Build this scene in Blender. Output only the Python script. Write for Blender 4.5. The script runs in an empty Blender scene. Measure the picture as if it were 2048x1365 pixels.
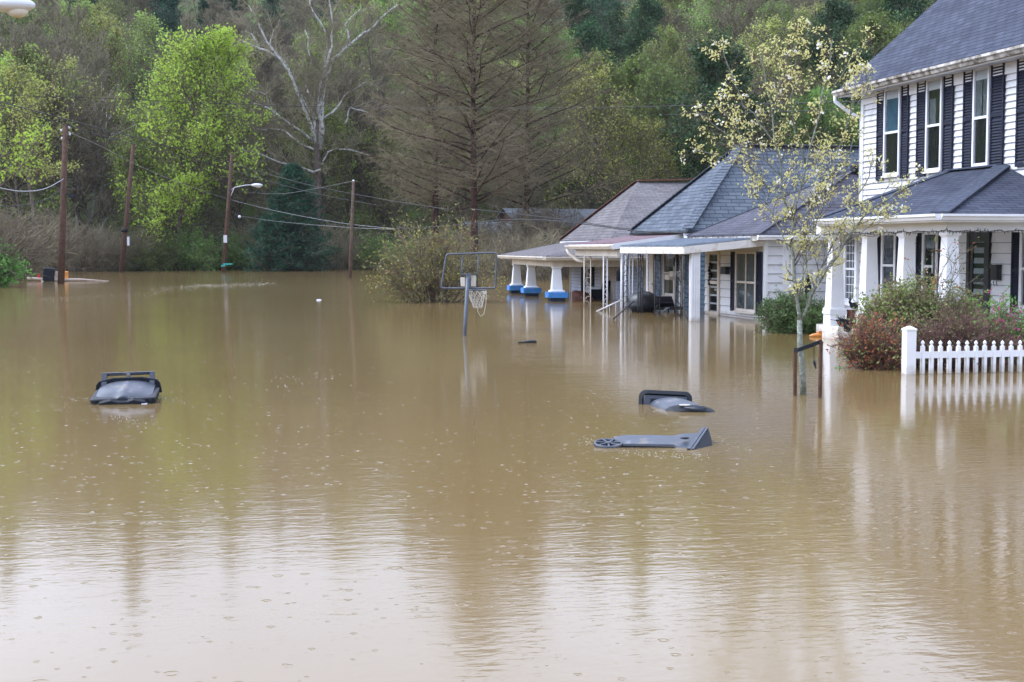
import bpy, math, random
import numpy as np
from mathutils import Vector, Matrix
R=random.Random(7)
rad=math.radians
scene=bpy.context.scene
COL=scene.collection
Z=Vector((0,0,1))
# ---------------------------------------------------------------- camera maths
F=2844.0; CAM=Vector((0,0,1.7)); HD=rad(12.547); PT=rad(3.732)
FW=Vector((math.sin(HD)*math.cos(PT),math.cos(HD)*math.cos(PT),-math.sin(PT)))
RT=Vector((math.cos(HD),-math.sin(HD),0)); UP=RT.cross(FW)
def ray(px,py): return FW+RT*((px-1024)/F)-UP*((py-682.5)/F)
def G(px,py,z=0.0):
    r=ray(px,py); return CAM+r*((z-CAM.z)/r.z)
def PX(px,py,X): r=ray(px,py); return CAM+r*(X/r.x)
def PY(px,py,Y): r=ray(px,py); return CAM+r*(Y/r.y)
def AT(px,py,d): return CAM+ray(px,py)*d
def proj(P):
    v=Vector(P)-CAM; d=v.dot(FW); return (1024+F*v.dot(RT)/d, 682.5-F*v.dot(UP)/d)
def bis(f,lo,hi):
    a=f(lo)
    for _ in range(60):
        m=(lo+hi)/2; b=f(m)
        if (a<0)==(b<0): lo=m
        else: hi=m
    return (lo+hi)/2
def YX(px,X,z=1.7): return bis(lambda y:proj((X,y,z))[0]-px,3,400)
def XY(px,Y,z=1.7): return bis(lambda x:proj((x,Y,z))[0]-px,-Y*.9,Y*2.4)
def ZA(py,X,Y): return bis(lambda z:proj((X,Y,z))[1]-py,-20,60)
# ---------------------------------------------------------------- materials
MATS={}
def nd(nt,t,**k):
    n=nt.nodes.new(t)
    for a,b in k.items(): setattr(n,a,b)
    return n
def mat(name,col,rough=.7,spec=.3,metal=0,noise=None,dirt=None,bump=None,objrand=0,trans=0):
    """noise=(scale,amount) light/dark mottling; dirt=(colour,scale,lo,hi) stains; bump=(scale,strength)"""
    if name in MATS: return MATS[name]
    m=bpy.data.materials.new(name); m.use_nodes=True; nt=m.node_tree; b=nt.nodes['Principled BSDF']
    b.inputs['Roughness'].default_value=rough; b.inputs['Metallic'].default_value=metal
    b.inputs['Specular IOR Level'].default_value=spec
    L=nt.links; src=None
    tc=nd(nt,'ShaderNodeTexCoord')
    rgb=nd(nt,'ShaderNodeRGB'); rgb.outputs[0].default_value=(*col,1); src=rgb.outputs[0]
    if noise:
        n=nd(nt,'ShaderNodeTexNoise'); n.inputs['Scale'].default_value=noise[0]; n.inputs['Detail'].default_value=5
        L.new(tc.outputs['Object'],n.inputs['Vector'])
        mr=nd(nt,'ShaderNodeMapRange'); mr.inputs[1].default_value=.3; mr.inputs[2].default_value=.7
        mr.inputs[3].default_value=1-noise[1]; mr.inputs[4].default_value=1+noise[1]
        L.new(n.outputs[0],mr.inputs[0])
        vm=nd(nt,'ShaderNodeVectorMath',operation='SCALE'); L.new(src,vm.inputs[0]); L.new(mr.outputs[0],vm.inputs['Scale']); src=vm.outputs[0]
    if objrand:
        oi=nd(nt,'ShaderNodeObjectInfo'); h=nd(nt,'ShaderNodeHueSaturation')
        a=nd(nt,'ShaderNodeMapRange'); a.inputs[3].default_value=.5-.025*objrand; a.inputs[4].default_value=.5+.02*objrand
        c=nd(nt,'ShaderNodeMapRange'); c.inputs[3].default_value=1-.35*objrand; c.inputs[4].default_value=1+.3*objrand
        L.new(oi.outputs['Random'],a.inputs[0]); L.new(oi.outputs['Random'],c.inputs[0])
        L.new(a.outputs[0],h.inputs['Hue']); L.new(c.outputs[0],h.inputs['Value']); L.new(src,h.inputs['Color']); src=h.outputs[0]
    if dirt:
        for i in range(0,len(dirt),4):
            dc,ds,lo,hi=dirt[i:i+4]
            n=nd(nt,'ShaderNodeTexNoise'); n.inputs['Scale'].default_value=ds; n.inputs['Detail'].default_value=6; n.inputs['Roughness'].default_value=.65
            L.new(tc.outputs['Object'],n.inputs['Vector'])
            mr=nd(nt,'ShaderNodeMapRange'); mr.inputs[1].default_value=lo; mr.inputs[2].default_value=hi; L.new(n.outputs[0],mr.inputs[0])
            mx=nd(nt,'ShaderNodeMix',data_type='RGBA'); L.new(mr.outputs[0],mx.inputs[0]); L.new(src,mx.inputs[6]); mx.inputs[7].default_value=(*dc,1); src=mx.outputs[2]
    if name.startswith(('white_siding','white_trim','white_vinyl','weathered_white','cream','pale_blue','bright_blue')):
        ge=nd(nt,'ShaderNodeNewGeometry'); sx=nd(nt,'ShaderNodeSeparateXYZ'); L.new(ge.outputs['Position'],sx.inputs[0])
        n=nd(nt,'ShaderNodeTexNoise'); n.inputs['Scale'].default_value=7; n.inputs['Detail'].default_value=6; L.new(ge.outputs['Position'],n.inputs['Vector'])
        ma=nd(nt,'ShaderNodeMath',operation='MULTIPLY_ADD'); ma.inputs[1].default_value=-.22; L.new(n.outputs[0],ma.inputs[0]); L.new(sx.outputs['Z'],ma.inputs[2])
        mr=nd(nt,'ShaderNodeMapRange'); mr.inputs[1].default_value=-.10; mr.inputs[2].default_value=.02; mr.inputs[3].default_value=.55; mr.inputs[4].default_value=0; L.new(ma.outputs[0],mr.inputs[0])
        mx=nd(nt,'ShaderNodeMix',data_type='RGBA'); L.new(mr.outputs[0],mx.inputs[0]); L.new(src,mx.inputs[6]); mx.inputs[7].default_value=(.30,.235,.15,1); src=mx.outputs[2]
    L.new(src,b.inputs['Base Color'])
    if bump:
        n=nd(nt,'ShaderNodeTexNoise'); n.inputs['Scale'].default_value=bump[0]; n.inputs['Detail'].default_value=4
        L.new(tc.outputs['Object'],n.inputs['Vector'])
        bp=nd(nt,'ShaderNodeBump'); bp.inputs['Strength'].default_value=bump[1]; bp.inputs['Distance'].default_value=.02
        L.new(n.outputs[0],bp.inputs['Height']); L.new(bp.outputs[0],b.inputs['Normal'])
    if trans:
        out=nt.nodes['Material Output']; t=nd(nt,'ShaderNodeBsdfTranslucent'); L.new(src,t.inputs[0])
        ms=nd(nt,'ShaderNodeMixShader'); ms.inputs[0].default_value=trans
        L.new(b.outputs[0],ms.inputs[1]); L.new(t.outputs[0],ms.inputs[2]); L.new(ms.outputs[0],out.inputs[0])
    MATS[name]=m; return m
def shingle(name,c1,c2,mortar,streak=None,row=.14,w=.32):
    if name in MATS: return MATS[name]
    m=bpy.data.materials.new(name); m.use_nodes=True; nt=m.node_tree; b=nt.nodes['Principled BSDF']; L=nt.links
    uv=nd(nt,'ShaderNodeUVMap'); br=nd(nt,'ShaderNodeTexBrick')
    br.offset=.5; br.inputs['Scale'].default_value=1; br.inputs['Brick Width'].default_value=w; br.inputs['Row Height'].default_value=row
    br.inputs['Mortar Size'].default_value=.012; br.inputs['Mortar Smooth'].default_value=.4; br.inputs['Bias'].default_value=0
    br.inputs['Color1'].default_value=(*c1,1); br.inputs['Color2'].default_value=(*c2,1); br.inputs['Mortar'].default_value=(*mortar,1)
    # wobble rows a little
    n0=nd(nt,'ShaderNodeTexNoise'); n0.inputs['Scale'].default_value=1.3; L.new(uv.outputs[0],n0.inputs['Vector'])
    vs=nd(nt,'ShaderNodeVectorMath',operation='SCALE'); vs.inputs['Scale'].default_value=.05; L.new(n0.outputs['Color'],vs.inputs[0])
    va=nd(nt,'ShaderNodeVectorMath',operation='ADD'); L.new(uv.outputs[0],va.inputs[0]); L.new(vs.outputs[0],va.inputs[1])
    L.new(va.outputs[0],br.inputs['Vector'])
    n=nd(nt,'ShaderNodeTexNoise'); n.inputs['Scale'].default_value=.9; n.inputs['Detail'].default_value=8; n.inputs['Roughness'].default_value=.7; L.new(uv.outputs[0],n.inputs['Vector'])
    mr=nd(nt,'ShaderNodeMapRange'); mr.inputs[1].default_value=.3; mr.inputs[2].default_value=.7; mr.inputs[3].default_value=.72; mr.inputs[4].default_value=1.25; L.new(n.outputs[0],mr.inputs[0])
    vm=nd(nt,'ShaderNodeVectorMath',operation='SCALE'); L.new(br.outputs['Color'],vm.inputs[0]); L.new(mr.outputs[0],vm.inputs['Scale'])
    n2=nd(nt,'ShaderNodeTexNoise'); n2.inputs['Scale'].default_value=60; L.new(uv.outputs[0],n2.inputs['Vector'])
    m2=nd(nt,'ShaderNodeMapRange'); m2.inputs[3].default_value=.7; m2.inputs[4].default_value=1.3; L.new(n2.outputs[0],m2.inputs[0])
    v2=nd(nt,'ShaderNodeVectorMath',operation='SCALE'); L.new(vm.outputs[0],v2.inputs[0]); L.new(m2.outputs[0],v2.inputs['Scale'])
    L.new(v2.outputs[0],b.inputs['Base Color']); b.inputs['Roughness'].default_value=.9; b.inputs['Specular IOR Level'].default_value=.15
    # course step: saw-tooth height along the slope
    sp=nd(nt,'ShaderNodeSeparateXYZ'); L.new(va.outputs[0],sp.inputs[0])
    dv=nd(nt,'ShaderNodeMath',operation='DIVIDE'); dv.inputs[1].default_value=row; L.new(sp.outputs['Y'],dv.inputs[0])
    fr=nd(nt,'ShaderNodeMath',operation='FRACT'); L.new(dv.outputs[0],fr.inputs[0])
    ad=nd(nt,'ShaderNodeMath',operation='MULTIPLY_ADD'); ad.inputs[1].default_value=-1; L.new(fr.outputs[0],ad.inputs[0]); L.new(br.outputs['Fac'],ad.inputs[2])
    bp=nd(nt,'ShaderNodeBump'); bp.inputs['Strength'].default_value=.8; bp.inputs['Distance'].default_value=.02; L.new(ad.outputs[0],bp.inputs['Height']); L.new(bp.outputs[0],b.inputs['Normal'])
    MATS[name]=m; return m
M={}
M['white']=mat('white_siding_paint',(.66,.675,.70),.55,.35,noise=(1.2,.06),dirt=((.45,.44,.40),2.2,.56,.85))
M['white_clean']=mat('white_trim_paint',(.70,.715,.74),.45,.4,noise=(3,.05))
M['white_old']=mat('weathered_white_paint',(.66,.64,.60),.65,.25,noise=(2,.1),dirt=((.30,.25,.19),3.0,.50,.75))
M['vinyl']=mat('white_vinyl',(.74,.755,.78),.35,.5,noise=(5,.03))
M['cream']=mat('cream_paint',(.62,.57,.50),.6,.3,noise=(2,.12),dirt=((.36,.30,.24),5,.55,.8))
M['grime']=mat('mossy_gutter_paint',(.52,.50,.46),.7,.2,noise=(4,.15),dirt=((.10,.085,.06),3.5,.40,.62))
M['navy']=mat('navy_shutter_paint',(.012,.015,.030),.6,.2,noise=(6,.15))
M['lap_shadow']=mat('siding_shadow_line',(.20,.20,.215),.8,.1)  # dark grey for the shadow lines painted under the siding laps
M['black']=mat('black_paint',(.012,.013,.015),.4,.5,noise=(8,.2))
M['paleblue']=mat('pale_blue_siding',(.52,.57,.70),.5,.35,noise=(1.5,.06))
M['slateblue']=mat('slate_blue_siding',(.065,.11,.16),.5,.35,noise=(1.5,.1))
M['brightblue']=mat('bright_blue_paint',(.05,.22,.55),.5,.4,noise=(5,.15),dirt=((.03,.08,.16),4,.58,.8))
M['darkblue']=mat('shadowed_blue_paint',(.012,.028,.055),.35,.5,noise=(5,.2))  # near-black blue: shadow under the bright caps put into the pedestal colour
M['beige']=mat('beige_trim',(.50,.45,.40),.6,.3,noise=(3,.1))
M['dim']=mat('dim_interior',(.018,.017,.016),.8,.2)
M['curtain']=mat('curtain_cloth',(.24,.25,.245),.9,.1,noise=(6,.2))
M['curtain_blue']=mat('blue_curtain_cloth',(.10,.20,.26),.9,.1,noise=(6,.2))
M['roofA']=shingle('charcoal_shingles',(.040,.047,.070),(.062,.072,.100),(.022,.025,.036))
M['roofB']=shingle('purple_grey_shingles',(.070,.071,.090),(.096,.096,.116),(.042,.043,.055))
M['roofC']=shingle('blue_grey_shingles',(.075,.090,.112),(.112,.130,.154),(.035,.050,.068),row=.15,w=.40)
M['roofD']=shingle('brown_grey_shingles',(.120,.112,.114),(.160,.151,.152),(.085,.075,.074))
M['roofPC']=shingle('red_brown_shingles',(.17,.11,.12),(.21,.145,.16),(.09,.06,.06))
M['capA']=mat('charcoal_ridge_cap',(.055,.064,.088),.9,.15,noise=(14,.35))
M['capC']=mat('blue_grey_ridge_cap',(.098,.115,.138),.9,.15,noise=(9,.3))
M['capD']=mat('brown_grey_ridge_cap',(.17,.15,.15),.9,.15,noise=(9,.3))
M['metalroof']=mat('blue_grey_metal_roof',(.19,.23,.28),.45,.5,.2,noise=(3,.15),dirt=((.30,.33,.36),6,.5,.8))
M['wood']=mat('creosoted_pole_wood',(.085,.050,.036),.85,.15,noise=(7,.35),bump=(30,.5))
M['woodpale']=mat('grey_brown_pole_wood',(.095,.065,.048),.85,.15,noise=(7,.35))
M['stake']=mat('rusty_brown_stake',(.085,.045,.03),.75,.2,noise=(12,.4))
M['binblue']=mat('slate_blue_bin_plastic',(.032,.040,.058),.42,.40,noise=(7,.15),dirt=((.15,.16,.175),9,.56,.8,(.17,.14,.10),5,.58,.74))
M['bindark']=mat('wheel_shadow_dark',(.009,.012,.017),.55,.25,noise=(7,.25))
M['greymetal']=mat('grey_painted_metal',(.075,.090,.115),.4,.5,.2,noise=(9,.2),dirt=((.14,.10,.08),12,.6,.8))
M['white_metal']=mat('white_lamp_housing',(.62,.64,.68),.35,.5)
M['wire']=mat('dark_cable',(.02,.02,.022),.6,.3)
M['wire_pale']=mat('pale_cable',(.26,.27,.29),.5,.4)
M['rope']=mat('frayed_white_cord',(.55,.53,.48),.9,.1)
M['tan']=mat('wet_cardboard',(.42,.34,.28),.7,.3,noise=(6,.2))
M['red']=mat('red_plastic',(.65,.05,.03),.4,.5)
M['orange']=mat('orange_plastic',(.62,.24,.05),.45,.5,noise=(5,.3))
M['teal']=mat('teal_sign_paint',(.03,.35,.32),.4,.5)
M['brick']=mat('dark_red_brick',(.13,.06,.045),.8,.2,noise=(9,.3))
M['greyroof']=mat('weathered_grey_roof',(.07,.08,.09),.6,.4,noise=(2,.25))
M['bubbles']=mat('silt_bubbles',(.40,.37,.31),.6,.3)
M['foam']=mat('pale_foam',(.62,.58,.50),.7,.3)
M['bark']=mat('brown_grey_bark',(.115,.09,.072),.9,.1,noise=(3,.35),bump=(12,.6))
M['barkred']=mat('red_brown_bark',(.060,.034,.027),.9,.1,noise=(3,.35),bump=(14,.6))
M['barkwhite']=mat('white_sycamore_bark',(.44,.44,.42),.8,.15,noise=(2.5,.2),dirt=((.14,.115,.09),3.5,.50,.62))
M['barklichen']=mat('lichen_grey_bark',(.17,.185,.15),.9,.1,noise=(18,.35),dirt=((.40,.44,.40),30,.54,.70),bump=(40,.5))
M['twig']=mat('grey_brown_twigs',(.175,.148,.100),.9,.1,objrand=1,noise=(.6,.25))
M['twigred']=mat('reddish_brown_twigs',(.16,.095,.065),.9,.1,objrand=.5,noise=(.5,.25))
M['twigolive']=mat('olive_larch_twigs',(.185,.158,.10),.9,.1,noise=(.35,.3))
def leafmat(name,c,o=.6,n=.35,tr=.35): return mat(name,c,.6,.25,noise=(.9,n),objrand=o,trans=tr)
M['lime']=leafmat('lime_spring_leaves',(.36,.50,.07),0,.25,.45)
M['budgreen']=leafmat('spring_buds',(.24,.33,.075),1)
M['budyellow']=leafmat('yellow_green_buds',(.33,.36,.09),.7)
M['green']=leafmat('mid_green_leaves',(.145,.225,.05),1)
M['darkneedle']=leafmat('dark_needles',(.022,.080,.040),.3,.35,.15)
M['blueneedle']=leafmat('blue_green_needles',(.045,.14,.075),.5,.35,.15)
M['ivy']=leafmat('ivy_leaves',(.035,.088,.028),.5,.35,.2)
M['creamleaf']=leafmat('cream_green_blossom',(.62,.59,.25),0,.2,.4)
M['whiteflower']=leafmat('white_petals',(.88,.88,.82),0,.05,.3)
M['hedge']=leafmat('hedge_leaves',(.10,.165,.055),0,.4,.2)
M['olivebush']=leafmat('olive_bush_leaves',(.24,.29,.09),0,.4,.3)
M['redleaf']=leafmat('rust_red_leaves',(.36,.13,.06),0,.4,.3)
M['brownbush']=leafmat('brown_bush_leaves',(.24,.17,.11),0,.4,.2)
M['rosebush']=mat('dark_bush_stems',(.15,.09,.075),.85,.1,noise=(3,.3))
M['pinkflower']=leafmat('pink_petals',(.60,.08,.25),0,.2,.3)
M['brightleaf']=leafmat('bright_green_leaves',(.16,.36,.08),0,.2,.4)
M['forsythia']=leafmat('olive_yellow_shrub_leaves',(.26,.27,.075),0,.35,.35)
M['rustbud']=leafmat('rust_buds',(.28,.16,.07),0,.3,.3)
M['soilbrush']=mat('brush_litter',(.10,.085,.06),.95,.05,noise=(1,.4))
def glass():
    m=bpy.data.materials.new('window_glass'); m.use_nodes=True; nt=m.node_tree; L=nt.links
    out=nt.nodes['Material Output']; nt.nodes.remove(nt.nodes['Principled BSDF'])
    t=nd(nt,'ShaderNodeBsdfTransparent'); t.inputs[0].default_value=(.80,.83,.85,1)
    g=nd(nt,'ShaderNodeBsdfGlossy'); g.inputs['Roughness'].default_value=.06; g.inputs['Color'].default_value=(.75,.8,.85,1)
    lw=nd(nt,'ShaderNodeLayerWeight'); pw=nd(nt,'ShaderNodeMath',operation='POWER'); pw.inputs[1].default_value=4.5; L.new(lw.outputs['Facing'],pw.inputs[0])
    fr=nd(nt,'ShaderNodeMath',operation='MULTIPLY_ADD'); fr.inputs[1].default_value=.9; fr.inputs[2].default_value=.05; L.new(pw.outputs[0],fr.inputs[0])
    n=nd(nt,'ShaderNodeTexNoise'); n.inputs['Scale'].default_value=2.5
    tc=nd(nt,'ShaderNodeTexCoord'); L.new(tc.outputs['Object'],n.inputs['Vector'])
    bp=nd(nt,'ShaderNodeBump'); bp.inputs['Strength'].default_value=.15; bp.inputs['Distance'].default_value=.01; L.new(n.outputs[0],bp.inputs['Height']); L.new(bp.outputs[0],g.inputs['Normal'])
    mx=nd(nt,'ShaderNodeMixShader'); L.new(fr.outputs[0],mx.inputs[0]); L.new(t.outputs[0],mx.inputs[1]); L.new(g.outputs[0],mx.inputs[2]); L.new(mx.outputs[0],out.inputs[0])
    return m
M['glass']=glass()
def watermat():
    m=bpy.data.materials.new('muddy_flood_water'); m.use_nodes=True; nt=m.node_tree; b=nt.nodes['Principled BSDF']; L=nt.links
    b.inputs['Roughness'].default_value=.085; b.inputs['IOR'].default_value=1.40; b.inputs['Specular IOR Level'].default_value=.5
    geo=nd(nt,'ShaderNodeNewGeometry')
    def noise(scale,det,vec,rough=.5,dist=0):
        mp=nd(nt,'ShaderNodeMapping'); mp.inputs['Scale'].default_value=vec; mp.inputs['Rotation'].default_value=(0,0,rad(12)); L.new(geo.outputs['Position'],mp.inputs[0])
        n=nd(nt,'ShaderNodeTexNoise'); n.inputs['Scale'].default_value=scale; n.inputs['Detail'].default_value=det; n.inputs['Roughness'].default_value=rough; n.inputs['Distortion'].default_value=dist
        L.new(mp.outputs[0],n.inputs['Vector']); return n.outputs[0]
    # colour: silt patches
    c=noise(.12,5,(1,.5,1)); cr=nd(nt,'ShaderNodeValToRGB'); e=cr.color_ramp.elements
    e[0].position=.3; e[0].color=(.160,.105,.040,1); e[1].position=.7; e[1].color=(.200,.140,.060,1); L.new(c,cr.inputs[0]); L.new(cr.outputs[0],b.inputs['Base Color'])
    def bump(h,strn,dist,prev=None):
        bp=nd(nt,'ShaderNodeBump'); bp.inputs['Strength'].default_value=strn; bp.inputs['Distance'].default_value=dist
        L.new(h,bp.inputs['Height'])
        if prev: L.new(prev,bp.inputs['Normal'])
        return bp.outputs[0]
    # calm / ruffled patches
    patch=noise(.16,3,(.7,1,1)); pr=nd(nt,'ShaderNodeMapRange'); pr.inputs[1].default_value=.42; pr.inputs[2].default_value=.62; pr.inputs[3].default_value=.35; pr.inputs[4].default_value=1.0; L.new(patch,pr.inputs[0])
    # ripples, longer across than away
    r1=noise(4.3,4,(.55,1.5,1),.6,.4); r2=noise(15,2,(.6,1.3,1)); r3=noise(.55,2,(.6,1.2,1))
    ml=nd(nt,'ShaderNodeMath',operation='MULTIPLY'); L.new(r1,ml.inputs[0]); L.new(pr.outputs[0],ml.inputs[1])
    ml2=nd(nt,'ShaderNodeMath',operation='MULTIPLY'); L.new(r2,ml2.inputs[0]); L.new(pr.outputs[0],ml2.inputs[1])
    n=bump(r3,1,.0035); n=bump(ml.outputs[0],1,.0027,n); n=bump(ml2.outputs[0],1,.0017,n)
    # rain rings: two voronoi layers
    for sc,off,amp,thr in ((5.0,0,.0006,.84),(3.6,37,.0006,.92),(8.0,11,.0004,.84)):
        mp=nd(nt,'ShaderNodeMapping'); mp.inputs['Location'].default_value=(off,off*.7,0); L.new(geo.outputs['Position'],mp.inputs[0])
        mu=nd(nt,'ShaderNodeVectorMath',operation='MULTIPLY'); mu.inputs[1].default_value=(1,1,0); L.new(mp.outputs[0],mu.inputs[0])
        v=nd(nt,'ShaderNodeTexVoronoi'); v.voronoi_dimensions='2D'; v.inputs['Scale'].default_value=sc; L.new(mu.outputs[0],v.inputs['Vector'])
        sp=nd(nt,'ShaderNodeSeparateColor'); L.new(v.outputs['Color'],sp.inputs[0])
        rr=nd(nt,'ShaderNodeMapRange'); rr.inputs[3].default_value=.03; rr.inputs[4].default_value=.12; L.new(sp.outputs[0],rr.inputs[0])
        d=nd(nt,'ShaderNodeMath',operation='SUBTRACT'); L.new(v.outputs['Distance'],d.inputs[0]); L.new(rr.outputs[0],d.inputs[1])
        ab=nd(nt,'ShaderNodeMath',operation='ABSOLUTE'); L.new(d.outputs[0],ab.inputs[0])
        w=nd(nt,'ShaderNodeMapRange',interpolation_type='SMOOTHSTEP'); w.inputs[1].default_value=0; w.inputs[2].default_value=.045; w.inputs[3].default_value=1; w.inputs[4].default_value=0; L.new(ab.outputs[0],w.inputs[0])
        gt=nd(nt,'ShaderNodeMath',operation='GREATER_THAN'); gt.inputs[1].default_value=thr; L.new(sp.outputs[1],gt.inputs[0])
        mm=nd(nt,'ShaderNodeMath',operation='MULTIPLY'); L.new(w.outputs[0],mm.inputs[0]); L.new(gt.outputs[0],mm.inputs[1])
        n=bump(mm.outputs[0],1,amp,n)
    L.new(n,b.inputs['Normal'])
    return m
M['water']=watermat()
def groundmat():
    m=mat('wooded_hillside_soil',(.060,.058,.032),.95,.05,noise=(.5,.4),dirt=((.060,.095,.022),.055,.47,.58,(.085,.15,.028),.11,.60,.70),bump=(3,.6)); return m
M['ground']=groundmat()
# ---------------------------------------------------------------- mesh builders
ORG={}
class MB:
    def __init__(s,tf=None): s.v=[];s.f=[];s.uv={};s.mi=[];s.cur=0;s.tf=tf;s.smooth=set()
    def V(s,p):
        p=Vector(p); s.v.append(s.tf@p if s.tf else p); return len(s.v)-1
    def F(s,ids,uv=None,sm=False):
        s.f.append(list(ids)); s.mi.append(s.cur)
        if uv: s.uv[len(s.f)-1]=uv
        if sm: s.smooth.add(len(s.f)-1)
    def poly(s,pts,uv=False):
        pts=[Vector(p) for p in pts]; ids=[s.V(p) for p in pts]; u=None
        if uv:
            n=(pts[1]-pts[0]).cross(pts[2]-pts[1]).normalized()
            h=Z.cross(n); h=h.normalized() if h.length>1e-4 else Vector((1,0,0)); sd=n.cross(h)
            u=[(p.dot(h),p.dot(sd)) for p in pts]
        s.F(ids,u)
    def hexa(s,c):
        i=[s.V(p) for p in c]
        for a in ((0,3,2,1),(4,5,6,7),(0,1,5,4),(1,2,6,5),(2,3,7,6),(3,0,4,7)): s.F([i[k] for k in a])
    def box(s,x0,x1,y0,y1,z0,z1):
        s.hexa([(x0,y0,z0),(x1,y0,z0),(x1,y1,z0),(x0,y1,z0),(x0,y0,z1),(x1,y0,z1),(x1,y1,z1),(x0,y1,z1)])
    def lbox(s,O,ax,n,u0,u1,n0,n1,z0,z1):
        O=Vector(O);ax=Vector(ax);n=Vector(n)
        P=lambda u,w,z:O+ax*u+n*w+Z*z
        s.hexa([P(u0,n0,z0),P(u1,n0,z0),P(u1,n1,z0),P(u0,n1,z0),P(u0,n0,z1),P(u1,n0,z1),P(u1,n1,z1),P(u0,n1,z1)])
    def slab(s,pts,t,uv=True):
        """a thick sheet: top polygon with uv, underside and rim"""
        pts=[Vector(p) for p in pts]; n=(pts[1]-pts[0]).cross(pts[2]-pts[1]).normalized()
        if n.z<0: pts=pts[::-1]
        s.poly(pts,uv); lo=[p-Z*t for p in pts]; s.poly(lo[::-1],uv)
        for i in range(len(pts)):
            j=(i+1)%len(pts); s.poly([pts[i],lo[i],lo[j],pts[j]],False)
    def beam(s,a,b,w,h,up=Z):
        a=Vector(a);b=Vector(b);d=(b-a).normalized(); r=d.cross(Vector(up))
        if r.length<1e-4: r=d.cross(Vector((1,0,0)))
        r.normalize(); u=r.cross(d); r=r*(w/2);u=u*(h/2)
        s.hexa([a-r-u,a+r-u,a+r+u,a-r+u,b-r-u,b+r-u,b+r+u,b-r+u])
    def tube(s,pts,rs,n=8,cap=True):
        pts=[Vector(p) for p in pts]
        if not hasattr(rs,'__len__'): rs=[rs]*len(pts)
        prev=None; rings=[]; ref=None
        for i,p in enumerate(pts):
            d=(pts[min(i+1,len(pts)-1)]-pts[max(i-1,0)]).normalized()
            if ref is None:
                ref=d.cross(Z if abs(d.z)<.9 else Vector((1,0,0))).normalized()
            else:
                ref=(ref-d*ref.dot(d)); ref=ref.normalized() if ref.length>1e-6 else d.cross(Vector((1,0,0))).normalized()
            b=d.cross(ref)
            rings.append([s.V(p+(ref*math.cos(2*math.pi*k/n)+b*math.sin(2*math.pi*k/n))*rs[i]) for k in range(n)])
        for a,b in zip(rings,rings[1:]):
            for k in range(n): s.F([a[k],a[(k+1)%n],b[(k+1)%n],b[k]],sm=True)
        if cap: s.F(rings[0][::-1]); s.F(rings[-1])
    def loft(s,secs,closed=True,capa=True,capb=True,sm=False):
        rings=[[s.V(p) for p in c] for c in secs]; n=len(rings[0])
        for a,b in zip(rings,rings[1:]):
            for k in range(n if closed else n-1): s.F([a[k],a[(k+1)%n],b[(k+1)%n],b[k]],sm=sm)
        if closed and capa: s.F(rings[0][::-1])
        if closed and capb: s.F(rings[-1])
    def sphere(s,c,r,nu=10,nv=7,sc=(1,1,1)):
        c=Vector(c)
        rings=[]
        for j in range(1,nv):
            t=math.pi*j/nv
            rings.append([s.V(c+Vector((math.sin(t)*math.cos(2*math.pi*k/nu)*r*sc[0],math.sin(t)*math.sin(2*math.pi*k/nu)*r*sc[1],math.cos(t)*r*sc[2]))) for k in range(nu)])
        t=s.V(c+Z*r*sc[2]);b=s.V(c-Z*r*sc[2])
        for k in range(nu):
            s.F([t,rings[0][k],rings[0][(k+1)%nu]],sm=True); s.F([b,rings[-1][(k+1)%nu],rings[-1][k]],sm=True)
        for a,q in zip(rings,rings[1:]):
            for k in range(nu): s.F([a[k],q[k],q[(k+1)%nu],a[(k+1)%nu]],sm=True)
    def clap(s,A,B,z0,z1,ex,n,j=.03,wob=0):
        """lapped boards from A to B (2-D), outward normal n"""
        A=Vector((A[0],A[1],0));B=Vector((B[0],B[1],0));n=Vector((n[0],n[1],0)); z=z0
        while z<z1-1e-3:
            zt=min(z+ex,z1)
            s.poly([A+n*j+Z*z,B+n*j+Z*z,B+n*.003+Z*zt,A+n*.003+Z*zt]); s.poly([A+Z*z,B+Z*z,B+n*j+Z*z,A+n*j+Z*z])
            s.cur=1; s.poly([A+n*(j*.96+.002)+Z*(z-.001),B+n*(j*.96+.002)+Z*(z-.001),B+n*(j*.96+.0015)+Z*(z+min(.011,ex*.075)),A+n*(j*.96+.0015)+Z*(z+min(.011,ex*.075))]); s.cur=0; z=zt  # thin dark strip along the lip, a painted shadow line
        for P in (A,B): s.poly([P+n*-.06+Z*z0,P+n*.008+Z*z0,P+n*.008+Z*z1,P+n*-.06+Z*z1])
    def mesh(s,name,mats,org=(0,0,0)):
        me=bpy.data.meshes.new(name); o=Vector(org)
        me.from_pydata([tuple(v-o) for v in s.v],[],s.f)
        if not isinstance(mats,(list,tuple)): mats=[mats]
        if any(s.mi) and len(mats)==1: mats=[mats[0],M['lap_shadow'] if mats[0] is not M['slateblue'] else M['navy']]  # shadow strips take navy on the slate-blue walls
        for m in mats: me.materials.append(m)
        if len(mats)>1: me.polygons.foreach_set('material_index',s.mi)
        if s.uv:
            ul=me.uv_layers.new(name='UVMap')
            for fi,uvs in s.uv.items():
                p=me.polygons[fi]
                for k,li in enumerate(p.loop_indices): ul.data[li].uv=uvs[k]
        if s.smooth:
            fl=[i in s.smooth for i in range(len(s.f))]; me.polygons.foreach_set('use_smooth',fl)
        me.update(); return me
def tag(o,label=None,cat=None,group=None,kind=None):
    if label: o['label']=label
    if cat: o['category']=cat
    if group: o['group']=group
    if kind: o['kind']=kind
    return o
def thing(name,label,cat,loc=(0,0,0),group=None):
    o=bpy.data.objects.new(name,None); COL.objects.link(o); o.empty_display_size=.2; o.location=loc; ORG[o]=Vector(loc); return tag(o,label,cat,group)
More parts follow.
